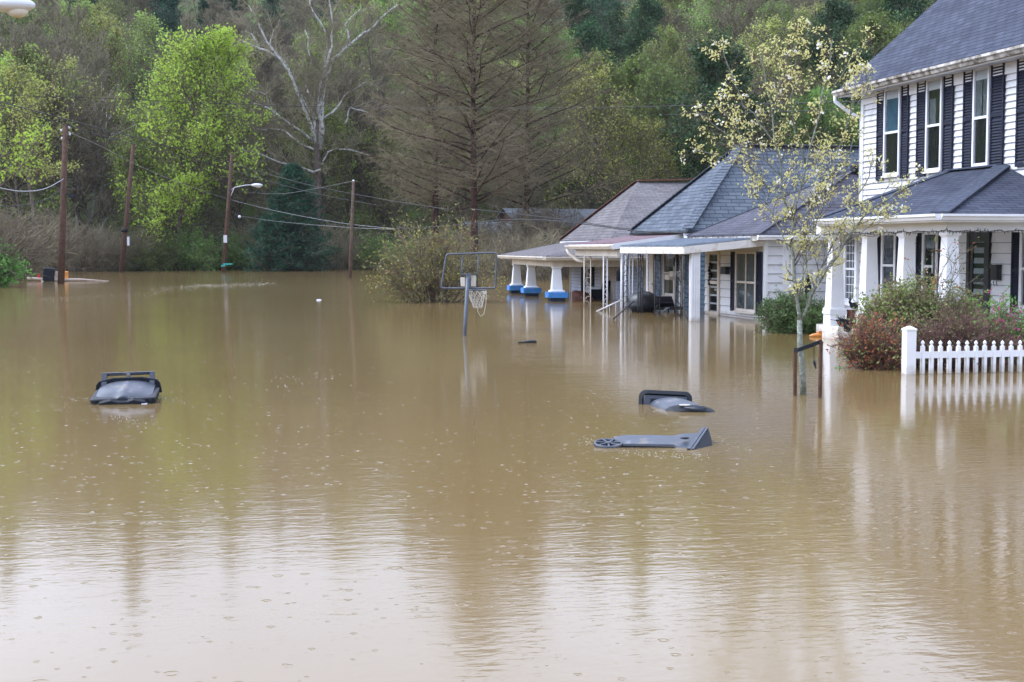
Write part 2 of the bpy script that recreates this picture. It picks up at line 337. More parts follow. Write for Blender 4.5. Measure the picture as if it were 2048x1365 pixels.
def part(name,mb,m,parent=None,label=None):
    """link a builder whose vertices are in world space"""
    org=ORG.get(parent,Vector((0,0,0))) if parent else Vector((0,0,0))
    me=mb.mesh(name,m,org); o=bpy.data.objects.new(name,me); COL.objects.link(o)
    if parent: o.parent=parent
    ORG[o]=org
    if label: o['label']=label
    return o
def solo(name,mb,m,label,cat,group=None,loc=None):
    if loc is None:
        loc=Vector((sum(v.x for v in mb.v)/len(mb.v),sum(v.y for v in mb.v)/len(mb.v),min(v.z for v in mb.v)))
    me=mb.mesh(name,m,loc); o=bpy.data.objects.new(name,me); o.location=loc; COL.objects.link(o); ORG[o]=Vector(loc)
    return tag(o,label,cat,group)
def copy_tree(o,parent=None):
    c=o.copy(); COL.objects.link(c); c.parent=parent
    for ch in list(o.children): copy_tree(ch,c)
    return c
# ================================================================= SETTING
def shore(x):
    return 113 - .62*max(0,min(x-22,60)) + 2.2*math.sin(x*.21) + 1.2*math.sin(x*.53+1)
def hz(x,y):
    d=y-shore(x)
    if d<0: return max(-1.6,d*.10)
    h=.06*d if d<9 else .54+(d-9)*.32
    h=min(h,55+ (d-9)*.02)
    return h+ (math.sin(x*.11+y*.07)+math.sin(x*.047-y*.09+2))*min(d,30)*.03
mb=MB(); xs=[-150+i*5 for i in range(95)]; ys=[-40+i*6 for i in range(24)]+[104+i*3 for i in range(45)]+[240+i*20 for i in range(12)]
gi=[[mb.V((x,y,hz(x,y))) for x in xs] for y in ys]
for j in range(len(ys)-1):
    for i in range(len(xs)-1): mb.F([gi[j][i],gi[j][i+1],gi[j+1][i+1],gi[j+1][i]],sm=True)
g=solo('hillside_ground',mb,M['ground'],'wooded hillside ground with patches of spring grass rising from the flood','hillside',loc=(0,0,0)); tag(g,kind='structure')
mb=MB(); mb.poly([(-400,-60,0),(700,-60,0),(700,300,0),(-400,300,0)])
w=solo('flood_water',mb,M['water'],'brown muddy flood water covering the street','flood water',loc=(0,0,0)); tag(w,kind='structure')

# ================================================================= WINDOWS, SHUTTERS, DOORS
def window(parent,O,ax,n,w,z0,z1,fw=.09,rail=.5,frame='white_clean',curt=None,mull=0,j0=.034,label=None,grid=False):
    """double-hung window centred at O along ax, facing n"""
    f=MB(); h=w/2
    f.lbox(O,ax,n,-h-fw,-h,j0-.02,j0+.05,z0-fw*.3,z1+fw); f.lbox(O,ax,n,h,h+fw,j0-.02,j0+.05,z0-fw*.3,z1+fw)
    f.lbox(O,ax,n,-h,h,j0-.02,j0+.048,z1,z1+fw*.98); f.lbox(O,ax,n,-h-fw*1.25,h+fw*1.25,j0-.02,j0+.085,z0-fw,z0-fw*.3-.002)
    f.lbox(O,ax,n,-h,h,j0-.02,j0+.03,z0-fw*.3,z0+.045)
    zm=z0+(z1-z0)*rail; f.lbox(O,ax,n,-h,h,j0-.02,j0+.044,zm-.025,zm+.025)
    for k in range(mull):
        u=-h+w*(k+1)/(mull+1); f.lbox(O,ax,n,u-.022,u+.022,j0-.02,j0+.036,z0,z1)
    if grid:
        for q in range(1,4):
            for (a,b) in ((z0,zm),(zm,z1)): 
                zz=a+(b-a)*q/4; f.lbox(O,ax,n,-h,h,j0-.01,j0+.022,zz-.008,zz+.008)
        for q in (1,2): f.lbox(O,ax,n,-h+w*q/3-.008,-h+w*q/3+.008,j0-.01,j0+.0215,z0,z1)
    fr=part('window',f,M[frame],parent,label)
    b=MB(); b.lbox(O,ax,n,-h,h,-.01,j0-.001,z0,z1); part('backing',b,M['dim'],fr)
    if curt:
        c=MB(); N=14
        for (u0,u1,ca,cb) in curt:
            P=[]
            za=z0+(z1-z0)*ca; zb=z0+(z1-z0)*cb
            for k in range(N+1):
                u=-h+w*(u0+(u1-u0)*k/N); P.append((u,j0+.006+.004*math.sin(k*2.1)))
            for k in range(N):
                A=Vector(O);ax_=Vector(ax);n_=Vector(n)
                q=[A+ax_*P[k][0]+n_*P[k][1],A+ax_*P[k+1][0]+n_*P[k+1][1]]
                c.poly([q[0]+Z*za,q[1]+Z*za,q[1]+Z*zb,q[0]+Z*zb])
        part('curtain',c,M['curtain_blue' if curt[0][0]<0 else 'curtain'],fr)
    p=MB(); p.lbox(O,ax,n,-h+.002,h-.002,j0+.014,j0+.018,z0+.045,z1-.002); part('pane',p,M['glass'],fr)
    return fr
def shutter(parent,O,ax,n,u0,u1,z0,z1,j0=.034,m='navy',label=None):
    s=MB(); st=.045
    s.lbox(O,ax,n,u0,u0+st,j0,j0+.035,z0,z1); s.lbox(O,ax,n,u1-st,u1,j0,j0+.035,z0,z1)
    for a,b in ((z0,z0+.07),(z1-.07,z1),((z0+z1)/2-.035,(z0+z1)/2+.035)): s.lbox(O,ax,n,u0+st,u1-st,j0,j0+.0345,a,b)
    A=Vector(O);ax_=Vector(ax);n_=Vector(n); z=z0+.07
    s.lbox(O,ax,n,u0+st,u1-st,j0,j0+.006,z0+.07,z1-.07)
    while z<z1-.12:
        if abs(z+.025-(z0+z1)/2)>.055:
            P=lambda u,w,zz:A+ax_*u+n_*w+Z*zz
            s.poly([P(u0+st,j0+.032,z),P(u1-st,j0+.032,z),P(u1-st,j0+.008,z+.045),P(u0+st,j0+.008,z+.045)])
            s.poly([P(u0+st,j0+.008,z),P(u1-st,j0+.008,z),P(u1-st,j0+.032,z),P(u0+st,j0+.032,z)])
        z+=.055
    return part('shutter',s,M[m],parent,label)
def tcol(mb,x,y,z0,z1,w0,w1,cap=.04,ch=.07,base=.05,bh=.08,tf=None):
    """square tapered porch column"""
    def sq(w,z): return [(x-w/2,y-w/2,z),(x+w/2,y-w/2,z),(x+w/2,y+w/2,z),(x-w/2,y+w/2,z)]
    mb.loft([sq(w0+2*base,z0),sq(w0+2*base,z0+bh*.6),sq(w0,z0+bh),sq(w1,z1-ch*1.6),sq(w1+cap,z1-ch),sq(w1+2*cap,z1-ch*.9),sq(w1+2*cap,z1)])
def gutter(mb,a,b,n,size=.11):
    """K-profile gutter from a to b, outward n"""
    a=Vector(a);b=Vector(b);n=Vector(n)
    pr=[(0,0),(.06,0),(.085,.05),(.12,.075),(.12,.12),(0,.12)]
    k=size/.12
    mb.loft([[p+n*(u*k)+Z*(v*k) for u,v in pr] for p in (a,b)])

# ================================================================= HOUSE A : white two-storey house
W=Vector((-1,0,0)); S=Vector((0,-1,0)); AX=Vector((0,-1,0))   # facade faces W; AX runs towards the camera
XF=14.8; XC=12.2; XK=13.1
YA1=YX(1724,XF,3.2); YA0=19.6
YC3=YX(1898,XC,1.2); YCs=[YX(p,XC,1.2) for p in (1898,1812,1738,1670)]
ZE=ZA(150,XF-.42,YX(1866,XF-.42,5.2))   # eave underside height
A=thing('white_house','white two-storey clapboard house with navy shutters and a wrap porch, nearest on the right','house',(XF+4,(YA0+YA1)/2,0))
zf=.20
wall=MB()
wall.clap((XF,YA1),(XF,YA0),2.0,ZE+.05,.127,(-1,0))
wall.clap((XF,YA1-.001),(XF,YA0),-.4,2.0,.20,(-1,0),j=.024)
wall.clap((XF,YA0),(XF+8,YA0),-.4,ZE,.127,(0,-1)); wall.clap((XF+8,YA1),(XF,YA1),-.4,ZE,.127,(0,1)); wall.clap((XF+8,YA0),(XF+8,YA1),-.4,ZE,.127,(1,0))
for Yg in (YA0,YA1): wall.poly([(XF,Yg,ZE),(XF+8,Yg,ZE),(XF+4,Yg,ZE+3.5)])
wall.box(XF+.07,XF+7.9,YA0+.07,YA1-.07,ZE-.05,ZE+.02)
part('wall',wall,M['white'],A)
cb=MB(); cb.lbox((XF,YA1,0),AX,W,-.03,.10,.0,.045,1.9,ZE); part('corner_board',cb,M['white_clean'],A); cb=MB(); cb.lbox((XF,YA0,0),AX,W,-.10,.03,.0,.045,-.4,ZE); part('corner_board',cb,M['white_clean'],A)
# roof
ZR=ZE+.10; rise=.86
def rp(x,y): return (x,y,ZR+(x-(XF-.5))*rise)
roof=MB(); xr=XF+4
roof.slab([rp(XF-.5,YA0-.4),(xr,YA0-.4,ZR+4.5*rise),(xr,YA1+.42,ZR+4.5*rise),rp(XF-.5,YA1+.42)],.06)
roof.slab([(xr+4.5,YA0-.4,ZR),(xr+4.5,YA1+.42,ZR),(xr,YA1+.42,ZR+4.5*rise),(xr,YA0-.4,ZR+4.5*rise)],.06)
part('roof',roof,M['roofA'],A)
so=MB(); so.box(XF-.42,XF-.01,YA0-.38,YA1+.38,ZE,ZE+.025)
so.box(XF-.44,XF-.421,YA0-.38,YA1+.38,ZE-.03,ZE+.10); so.lbox((XF,0,0),(0,1,0),W,YA0,YA1,.021,.05,ZE-.22,ZE-.004)
part('soffit_and_fascia',so,M['white_clean'],A)
gt=MB(); gutter(gt,(XF-.445,YA0-.38,ZE+.0),(XF-.445,YA1+.45,ZE+.0),W,.13); 
gu=part('gutter',gt,M['grime'],A)
dn=MB(); dn.tube([(XF-.50,YA1+.40,ZE+.02),(XF-.50,YA1+.40,ZE-.10),(XF-.2,YA1+.30,ZE-.35),(XF+.02,YA1+.12,ZE-.5),(XF+.02,YA1+.12,2.8)],.045,6); part('downspout',dn,M['white_clean'],A)
# upper windows
for (a,b,c,d,k) in ((1758,1772,1806,1820,0),(1838,1856,1890,1909,1),(1931,1950,1985,2011,2),(2038,2061,2101,2130,3)):
    y=[YX(p,XF,3.9) for p in (a,b,c,d)]; zc=2.62; zt=4.40
    yc=(y[1]+y[2])/2; w_=(y[1]-y[2])-.16; O=(XF,yc,0)
    z0=ZA(331,XF,YX(1967,XF,3.1))+0; z1=ZA(140,XF,YX(1967,XF,4.4))
    cur=[[(-0.001,1.0,.5,.98)],[(.1,.55,.5,.8)],[(0,.45,.5,.98),(.55,1,.5,.98)],[(0,1,.4,.98)]][k]
    window(A,O,AX,W,w_,z0,z1,fw=.055,curt=cur)
    shutter(A,O,AX,W,-w_/2-.09-(y[0]-y[1]),-w_/2-.09,z0-.10,z1+.11); shutter(A,O,AX,W,w_/2+.09,w_/2+.09+(y[2]-y[3]),z0-.10,z1+.11)
# lower windows on the porch
for (a,b,c,d) in ((1755,1768,1796,1808),(1834,1850,1880,1893),(2024,2046,2086,2104)):
    y=[YX(p,XF,1.3) for p in (a,b,c,d)]; yc=(y[1]+y[2])/2; w_=(y[1]-y[2])-.14; O=(XF,yc,0)
    window(A,O,AX,W,w_,.62,1.98,fw=.08,rail=.52,curt=[(0,1,.8,.98)],j0=.028)
    shutter(A,O,AX,W,-w_/2-.085-(y[0]-y[1])*.8,-w_/2-.085,.5,2.08,j0=.028); shutter(A,O,AX,W,w_/2+.085,w_/2+.085+(y[2]-y[3]),.5,2.08,j0=.028)
# front door
y0=YX(1938,XF,1.2);y1=YX(1983,XF,1.2);yc=(y0+y1)/2;O=(XF,yc,0);hw=(y0-y1)/2
d=MB(); d.lbox(O,AX,W,-hw,-hw+.10,.0,.07,zf,2.06); d.lbox(O,AX,W,hw-.10,hw,.0,.07,zf,2.06); d.lbox(O,AX,W,-hw+.1,hw-.1,.0,.068,1.95,2.06)
d.lbox(O,AX,W,-hw+.1,hw-.1,.0,.05,zf,zf+.5); d.lbox(O,AX,W,-hw+.1,hw-.1,.0,.05,1.82,1.95); d.lbox(O,AX,W,-hw+.1,-hw+.2,.0,.049,zf+.5,1.82); d.lbox(O,AX,W,hw-.2,hw-.1,.0,.049,zf+.5,1.82); d.lbox(O,AX,W,-hw+.2,hw-.2,.0,.048,1.05,1.11); d.lbox(O,AX,W,-hw+.2,hw-.2,0,.012,zf+.5,1.82)
dr=part('door',d,M['black'],A); p=MB(); p.lbox(O,AX,W,-hw+.2,hw-.2,.03,.036,zf+.5,1.82); part('pane',p,M['glass'],dr)
h=MB(); h.tube([(XF-.05,yc-hw+.16,1.0),(XF-.11,yc-hw+.16,1.0),(XF-.11,yc-hw+.16,1.12),(XF-.05,yc-hw+.16,1.12)],.012,6); part('handle',h,M['grime'],dr)
ym=YX(1990,XF-.1,1.4); mbx=MB(); mbx.box(XF-.13,XF-.02,ym-.10,ym+.10,1.10,1.36); mbx.box(XF-.15,XF-.02,ym-.11,ym+.11,1.361,1.39)
for q in (-.1,0,.1): mbx.tube([(XF-.1,ym+q,1.12),(XF-.13,ym+q,1.06),(XF-.1,ym+q,1.0)],.008,5)
part('mailbox',mbx,M['black'],A)
# porch
Yn=YC3-.25; Yf=YCs[3]+.35
fl=MB(); fl.poly([(XC-.22,Yn,zf),(XF,Yn,zf),(XF,YA1+1.2,zf),(XC-.22,Yf,zf)]); fl.poly([(XC-.22,Yn,zf),(XC-.22,Yf,zf),(XC-.22,Yf,zf-.16),(XC-.22,Yn,zf-.16)]); fl.poly([(XF,Yn,zf),(XC-.22,Yn,zf),(XC-.22,Yn,zf-.16),(XF,Yn,zf-.16)]); fl.poly([(XC-.22,Yf,zf),(XF,YA1+1.2,zf),(XF,YA1+1.2,zf-.16),(XC-.22,Yf,zf-.16)])
part('porch_floor',fl,M['white_old'],A)
fo=MB(); 
fo.lbox((XC-.18,Yn+.04,0),(1,0,0),S,0,XF-XC+.1,-.12,0,-.8,zf-.161); fo.lbox((XC-.18,Yn+.17,0),(0,1,0),W,0,Yf-Yn-.3,-.12,0,-.8,zf-.161)
part('porch_foundation',fo,M['cream'],A)
for q in (.9,1.35,1.8,2.25):
    v=MB(); v.lbox((XC-.18+q,Yn+.04,0),(1,0,0),S,0,.11,-.01,.012,-.07,.03); part('foundation_vent',v,M['black'],A)
zb=ZA(464,XC,YC3)      # beam underside
for y in YCs+[]:
    c=MB(); c.box(XC-.16,XC+.16,y-.16,y+.16,zf+.002,.42); c.box(XC-.18,XC+.18,y-.18,y+.18,.422,.47)
    tcol(c,XC,y,.472,zb-.002,.28,.20,cap=.03,ch=.06,base=.03); part('porch_column',c,M['white_clean'],A)
c=MB(); c.box(XF-.5,XF-.1,YC3-.2,YC3+.2,zf+.002,.42); tcol(c,XF-.3,YC3,.422,zb-.002,.36,.25); part('porch_column',c,M['white_clean'],A)
ze=ZA(427,XC-.4,YC3-.35)
bm=MB(); bm.box(XC-.13,XC+.13,YC3-.13,YCs[3]+.6,zb,ze-.11); bm.box(XC+.132,XF-.02,YC3-.13,YC3+.13,zb,ze-.11)
bm.beam((XC,YCs[3]+.55,(zb+ze-.11)/2),(XF-.1,YA1+1.3,(zb+ze-.11)/2),.2,ze-.11-zb-.004)
part('porch_beam',bm,M['white_clean'],A)
xe=XC-.42; yn=YC3-.42; yfp=YX(1636,xe,2.2)
R1=(XF-.02,YX(2009,XF,3.2),ZA(332,XF,YX(2009,XF,3.2))); R2=(XF-.02,YX(1905,XF,3.2),R1[2]+.0); Wn=(XF-.02,yn,ze); Wf=(XF-.02,YA1+1.5,ze); E1=(xe,yn,ze); E2=(xe,yfp,ze)
rf=MB(); rf.slab([E1,E2,R2,R1],.03); rf.slab([Wn,E1,R1],.03); rf.slab([E2,Wf,R2],.03)
part('porch_roof',rf,M['roofA'],A)
cp=MB(); cp.beam(Vector(E1)+Z*.015,Vector(R1)+Z*.015,.30,.03); cp.beam(Vector(R1)+Vector((-.05,0,.015)),Vector(R2)+Vector((-.05,0,.015)),.2,.03); cp.beam(Vector(E2)+Z*.015,Vector(R2)+Z*.015,.25,.03); part('ridge_cap',cp,M['capA'],A)
fs=MB()
fs.box(xe-.02,xe,yn-.02,yfp,ze-.14,ze-.03); fs.box(xe+.001,XF-.02,yn-.02,yn,ze-.14,ze-.03); fs.beam((xe,yfp,ze-.085),(XF-.05,YA1+1.5,ze-.085),.02,.11)
fs.poly([(xe,yn,ze-.112),(XF,yn,ze-.112),(XF,YA1+1.4,ze-.112),(xe,yfp,ze-.112)])
part('porch_fascia',fs,M['white_clean'],A)
g2=MB(); gutter(g2,(xe-.021,yn-.05,ze-.11),(xe-.021,yfp,ze-.11),W,.10); gutter(g2,(xe-.02,yn-.021,ze-.11),(XF,yn-.021,ze-.11),S,.10); part('gutter',g2,M['white_clean'],A)
# wing beyond the far corner, under the same porch, with a many-paned door
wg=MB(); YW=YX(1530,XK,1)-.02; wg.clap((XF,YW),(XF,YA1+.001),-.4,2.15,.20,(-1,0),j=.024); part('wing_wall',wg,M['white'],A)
ya=YX(1706,XF,1.3); window(A,(XF,ya,0),AX,W,.45,.5,1.95,fw=.12,rail=.5,curt=[(0,1,0,1)],grid=True,label='many-paned narrow window on the far wing')
shutter(A,(XF,ya,0),AX,W,-.78,-.36,.5,1.95)
# string lights on the porch beam
sl=MB(); rr=random.Random(3); pts=[]
def drape(a,b,n):
    a=Vector(a);b=Vector(b); P=[]
    for k in range(n+1):
        t=k/n; P.append(a.lerp(b,t)+Vector((rr.uniform(-.012,.012),rr.uniform(-.012,.012),-.02*math.sin(t*math.pi*6)**2+rr.uniform(-.018,.018))))
    return P
for (a,b,n) in (((XC-.15,YCs[3]+.3,zb+.02),(XC-.15,YC3-.15,zb+.02),60),((XC-.15,YC3-.16,zb+.02),(XF,YC3-.16,zb+.02),44)):
    P=drape(a,b,n); sl.tube(P,.007,4)
    for p in P[::1]:
        q=p+Vector((rr.uniform(-.02,.02),rr.uniform(-.02,.02),rr.choice((-.05,.045,-.035)))); sl.tube([p,q],[.009,.004],4)
solo('string_lights',sl,M['black'],'dark string of unlit lights draped along the big white porch beam','string lights')
# wind chime, moon ornament, hanging hook
xk,yk=13.0,YX(1870,13.0,1.5); ch=thing('wind_chime','silver tube wind chime with orange sail hanging in the white porch','wind chime',(xk,yk,1.1))
zt=ZA(503,xk,yk)
m_=MB(); m_.tube([(xk,yk,zt),(xk,yk,zt+.02)],.06,10); m_.tube([(xk,yk,zt),(xk,yk,zb)],.003,4); part('top_plate',m_,M['brick'],ch)
for k in range(5):
    t=2*math.pi*k/5; m_=MB(); m_.tube([(xk+.045*math.cos(t),yk+.045*math.sin(t),zt-.03),(xk+.045*math.cos(t),yk+.045*math.sin(t),zt-.34-.03*k)],.011,6); part('tube',m_,M['greymetal'] if k%2 else M['white_metal'],ch)
m_=MB(); m_.tube([(xk,yk,zt),(xk,yk,zt-.5)],.003,4); m_.sphere((xk,yk,zt-.55),.06,10,6,(.6,.6,1.3)); part('sail',m_,M['orange'],ch)
yk2=YX(1873,XC+.1,1.8); m_=MB(); zm=ZA(478,XC+.1,yk2)
arc=[]
for k in range(9):
    t=rad(60+k*30); arc.append((XC+.1+.05*math.cos(t)*.7,yk2-.03,zm+.055*math.sin(t)))
m_.tube(arc,[.003,.008,.013,.016,.018,.016,.013,.008,.003],6); m_.tube([(XC+.1,yk2-.03,zm+.05),(XC+.1,yk2-.03,zb)],.003,4)
solo('moon_ornament',m_,M['creamleaf'],'small cream crescent moon ornament hanging beside the front porch column','ornament')

# ================================================================= HOUSE B : white one-storey house
XB=XK; YB0=YX(1530,XB,1.0); YB1=YX(1411,XB,1.0)
B=thing('white_cottage','low white cottage with dark shutters, purple-grey hip roof and tin porch roof, second house along','house',(XB+3,(YB0+YB1)/2,0))
zbw=ZA(470,XB-.2,YB0-.3)
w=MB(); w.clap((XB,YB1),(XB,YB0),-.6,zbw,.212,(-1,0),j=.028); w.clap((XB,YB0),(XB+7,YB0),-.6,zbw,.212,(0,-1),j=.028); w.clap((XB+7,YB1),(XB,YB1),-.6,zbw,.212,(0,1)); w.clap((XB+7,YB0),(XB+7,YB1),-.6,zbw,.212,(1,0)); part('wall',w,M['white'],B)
cb=MB(); cb.lbox((XB,YB0,0),AX,W,-.09,.018,.0,.03,-.6,zbw); cb.lbox((XB,YB0,0),(1,0,0),S,.0,.06,.0,.03,-.6,zbw-.001)
xd=XY(1566,YB0,1.2); cb.lbox((xd,YB0,0),(1,0,0),S,-.02,.13,.0,.03,-.6,zbw-.001); part('corner_board',cb,M['white_clean'],B)
ds=MB(); xd2=xd+.22; ds.tube([(xd2+.1,YB0-.33,zbw+.02),(xd2+.06,YB0-.30,zbw-.12),(xd2,YB0-.09,zbw-.28),(xd2,YB0-.06,zbw-.35),(xd2,YB0-.06,-.3)],.045,6); ds.box(xd2-.06,xd2+.06,YB0-.12,YB0,1.15,1.18); part('downspout',ds,M['white_clean'],B)
ye=YB0-.38; yb=YB1+.45; xe2=XB-.35; zr=zbw+.02; ym_=(ye+yb)/2
apz=ZA(338,16.3,ym_); apx=XY(1709,ym_,apz)
rf=MB(); Ea=(xe2,ye,zr);Eb=(xe2,yb,zr);Ec=(XB+8.5,yb,zr);Ed=(XB+8.5,ye,zr);Ra=(apx,ym_,apz);Rb=(XB+8.5,ym_,apz)
rf.slab([Ea,Ra,Rb,Ed],.05); rf.slab([Ea,Eb,Ra],.05); rf.slab([Eb,Ec,Rb,Ra],.05); part('roof',rf,M['roofB'],B)
ut=MB(); ut.beam(Ea,Ra,.14,.02); ut.beam(Eb,Ra,.12,.03); part('ridge_cap',ut,M['roofB'],B)
rv=MB(); rv.box(apx-.15,apx+.35,ym_-.3,ym_-.05,apz-.10,apz+.07); part('roof_vent',rv,M['bindark'],B)
so=MB(); so.box(xe2+.02,XB+8.4,ye+.02,YB0-.017,zr-.06,zr-.052); so.box(xe2+.02,XB-.02,YB0-.016,yb-.02,zr-.06,zr-.052); so.box(xe2,XB+8.5,ye,ye+.018,zr-.14,zr-.051); part('soffit',so,M['white_clean'],B)
fb=MB(); fb.box(xe2-.012,xe2+.012,ye+.02,yb,zr-.16,zr-.05); part('rotten_fascia',fb,M['grime'],B,'dark rotten fascia along the street eave')
gt=MB(); gutter(gt,(xe2-.02,ye-.002,zr-.14),(XB+8.5,ye-.002,zr-.14),S,.11); part('gutter',gt,M['white_clean'],B)
# facade window + shutters, door
y=[YX(p,XB,1.1) for p in (1466,1476,1517,1528)]; yc=(y[1]+y[2])/2; w_=(y[1]-y[2])-.12
z0=ZA(622,XB,yc);z1=ZA(508,XB,yc); O=(XB,yc,0)
window(B,O,AX,W,w_,z0,z1,fw=.06,rail=.5,curt=[(0,.45,0,1),(.55,1,0,1)],mull=1,frame='cream')
shutter(B,O,AX,W,-w_/2-.065-(y[0]-y[1]),-w_/2-.065,z0-.04,z1+.05); shutter(B,O,AX,W,w_/2+.065,w_/2+.065+(y[2]-y[3]),z0-.06,z1+.05)
y0=YX(1419,XB,1.1);y1=YX(1442,XB,1.1);yc=(y0+y1)/2;hw=(y0-y1)/2;O=(XB,yc,0)
d=MB(); d.lbox(O,AX,W,-hw,-hw+.12,0,.06,-.4,1.72); d.lbox(O,AX,W,hw-.12,hw,0,.06,-.4,1.72); d.lbox(O,AX,W,-hw+.12,hw-.12,0,.058,1.55,1.72); d.lbox(O,AX,W,-hw+.12,hw-.12,0,.055,.78,.86); d.lbox(O,AX,W,-hw+.12,hw-.12,0,.05,-.4,.06); d.lbox(O,AX,W,-hw+.12,hw-.12,0,.02,.06,.78);
dr=part('door',d,M['cream'],B)
for a,b in ((.06,.78),(.86,1.55)):
    p=MB(); p.lbox(O,AX,W,-hw+.12,hw-.12,.022,.03,a,b); part('pane',p,M['glass'],dr)
    p=MB(); p.lbox(O,AX,W,-hw+.12,hw-.12,.0201,.0215,a,b); part('screen',p,M['dim'],dr)
h=MB(); h.box(XB-.1,XB-.05,yc-hw+.14,yc-hw+.19,.62,.66); part('handle',h,M['white_metal'],dr)
ym1=YX(1454,XB,1.2); mbx=MB(); mbx.box(XB-.14,XB-.017,ym1-.24,ym1+.10,1.05,1.24); part('mailbox',mbx,M['black'],B)
nb=MB(); ys1=YX(1463,XB,1.2); nb.tube([(XB-.03,ys1,1.24),(XB-.05,ys1-.05,1.2),(XB-.03,ys1,1.13),(XB-.05,ys1+.05,1.08)],.012,4); part('wall_ornament',nb,M['black'],B)
orn=MB(); yo=YX(1416,XB-.1,1.2)
for k in range(7): orn.sphere((XB-.06,yo+.03*math.sin(k*1.9),.78+k*.085),.045,6,4)
solo('hanging_plaque',orn,M['black'],'dark wrought ornament hanging beside the cottage door','ornament')
# side-wall lattice: folded umbrella leaning on the side wall
# tin porch roof
XP=11.35; yq=YB0+.12; yfB=YX(1245,XP-.2,1.65)
zo=ZA(492,XP-.2,yq+1); zi=ZA(481,XB-.1,yq)
pr=MB(); P=[(XP-.28,yq-.12,zo),(XB-.03,yq-.12,zi+.08),(XB-.03,yfB,zi+.08),(XP-.28,yfB,zo)]
pr.slab(P,.02)
for k in range(26):
    t=(k+.5)/26; y=yq-.12+t*(yfB-yq+.12); pr.beam((XP-.28,y,zo+.008),(XB-.05,y,zi+.086),.05,.03)
part('porch_roof',pr,M['metalroof'],B,'blue-grey ribbed tin porch roof')
bm=MB(); A_=Vector((XP-.24,yq-.1,zo-.10));
bm.hexa([(XP-.26,yq-.13,zo-.19),(XB+.0,yq-.13,zi-.13),(XB+.0,yq-.09,zi-.13),(XP-.26,yq-.09,zo-.19),(XP-.26,yq-.13,zo-.022),(XB+.0,yq-.13,zi+.055),(XB+.0,yq-.09,zi+.055),(XP-.26,yq-.09,zo-.022)])
bm.box(XP-.27,XP-.23,yq-.088,yfB,zo-.19,zo-.021); bm.box(XP-.22,XP-.12,yq-.05,yfB-.1,zo-.20,zo-.05)
part('porch_beam',bm,M['white_old'],B)
cl=MB(); cl.poly([(XP-.2,yq,zo-.06),(XB-.02,yq,zi-.02),(XB-.02,yfB,zi-.02),(XP-.2,yfB,zo-.06)]); part('porch_ceiling',cl,M['beige'],B)
def px_y(px,X): return YX(px,X,.8)
c=MB(); yc_=px_y(1391,XP+.05)+.0; xw=XP+.05
for k in range(4): c.box(xw-.11+k*.055+.004,xw-.11+k*.055+.051,yq-.05+.0,yq+.16,-.6,zo-.07)
c.box(xw-.10,xw+.10,yq-.03,yq+.14,-.6,zo-.072); c.box(xw-.14,xw+.14,yq-.08,yq+.19,zo-.16,zo-.10)
Xw=XY(1390,yq,.8)
for i,v in enumerate(c.v): c.v[i]=v+Vector((Xw-xw,0,0))
part('porch_column',c,M['white_clean'],B)
def ironpost(x,y,z0,z1,par,wd=.14,m='black',scroll=True,along=(1,0,0),rods=2,r=.013):
    c=MB(); a=Vector(along)
    for k in range(rods):
        q=Vector((x,y,0))+a*(wd*(k/(rods-1)-.5)); c.tube([q+Z*z0,q+Z*z1],r,5)
    if scroll:
        z=z0
        while z<z1-.1:
            P=[]
            for k in range(13):
                t=k/12; P.append(Vector((x,y,0))+a*(wd*.45*math.sin(2*math.pi*t))+Z*(z+.28*t+.03*math.cos(4*math.pi*t)))
            c.tube(P,r*.5,4); z+=.28
    return part('iron_post',c,M[m],par)
for px,wd in ((1371,.15),):
    ironpost(XY(px,yq+.05,.8),yq+.05,-.6,zo-.19,B,wd)
for px in (1357,1315,1281,1252): 
    y=YX(px,XP-.05,.8); ironpost(XP-.05,y,-.6,zo-.19,B,.13,rods=2 if px!=1281 else 3,r=.016)
# ================================================================= HOUSE C : blue house
XCh=13.5; YC0=YB1+.75; YC1=YX(1295,XCh,1.0)
C_=thing('blue_house','blue one-storey house under a tall blue-grey hip roof, third house along','house',(XCh+3,(YC0+YC1)/2,0))
zc=ZA(459,XCh-.5,YC0-.4)
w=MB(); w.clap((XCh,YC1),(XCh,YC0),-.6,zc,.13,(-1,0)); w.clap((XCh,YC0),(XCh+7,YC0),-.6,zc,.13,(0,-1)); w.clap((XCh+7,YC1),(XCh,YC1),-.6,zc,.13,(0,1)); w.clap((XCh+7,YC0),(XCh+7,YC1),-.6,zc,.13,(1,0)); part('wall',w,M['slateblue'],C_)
cb=MB(); cb.lbox((XCh,YC1,0),AX,W,-.02,.14,.0,.035,-.6,zc); part('corner_board',cb,M['white_clean'],C_); cb=MB(); cb.lbox((XCh,YC0,0),AX,W,-.12,.02,.0,.035,-.6,zc); part('corner_board',cb,M['white_clean'],C_)
ye=YX(1375,XCh-.5,zc); yb=YX(1265,XCh-.5,zc); yb=max(yb,YC1+.2); ym2=(ye+yb)/2; xe=XCh-.5
cz=ZA(291,15.4,ym2); cx=XY(1480,ym2,cz)
Ea=(xe,ye,zc);Eb=(xe,yb,zc);Ec=(XCh+9,yb,zc);Ed=(XCh+9,ye,zc);Ra=(cx,ym2,cz);Rb=(XCh+9,ym2,cz)
rf=MB(); rf.slab([Ea,Ra,Rb,Ed],.05); rf.slab([Ea,Eb,Ra],.05); rf.slab([Eb,Ec,Rb,Ra],.05); part('roof',rf,M['roofC'],C_)
cp=MB()
def caps(mb,a,b,w=.30,step=.15,t=.02):
    a=Vector(a);b=Vector(b);L=(b-a).length;d=(b-a)/L;k=0
    while k*step<L-.05:
        mb.beam(a+d*(k*step)+Z*.035,a+d*min(k*step+step*1.25,L)+Z*.012,w,t); k+=1
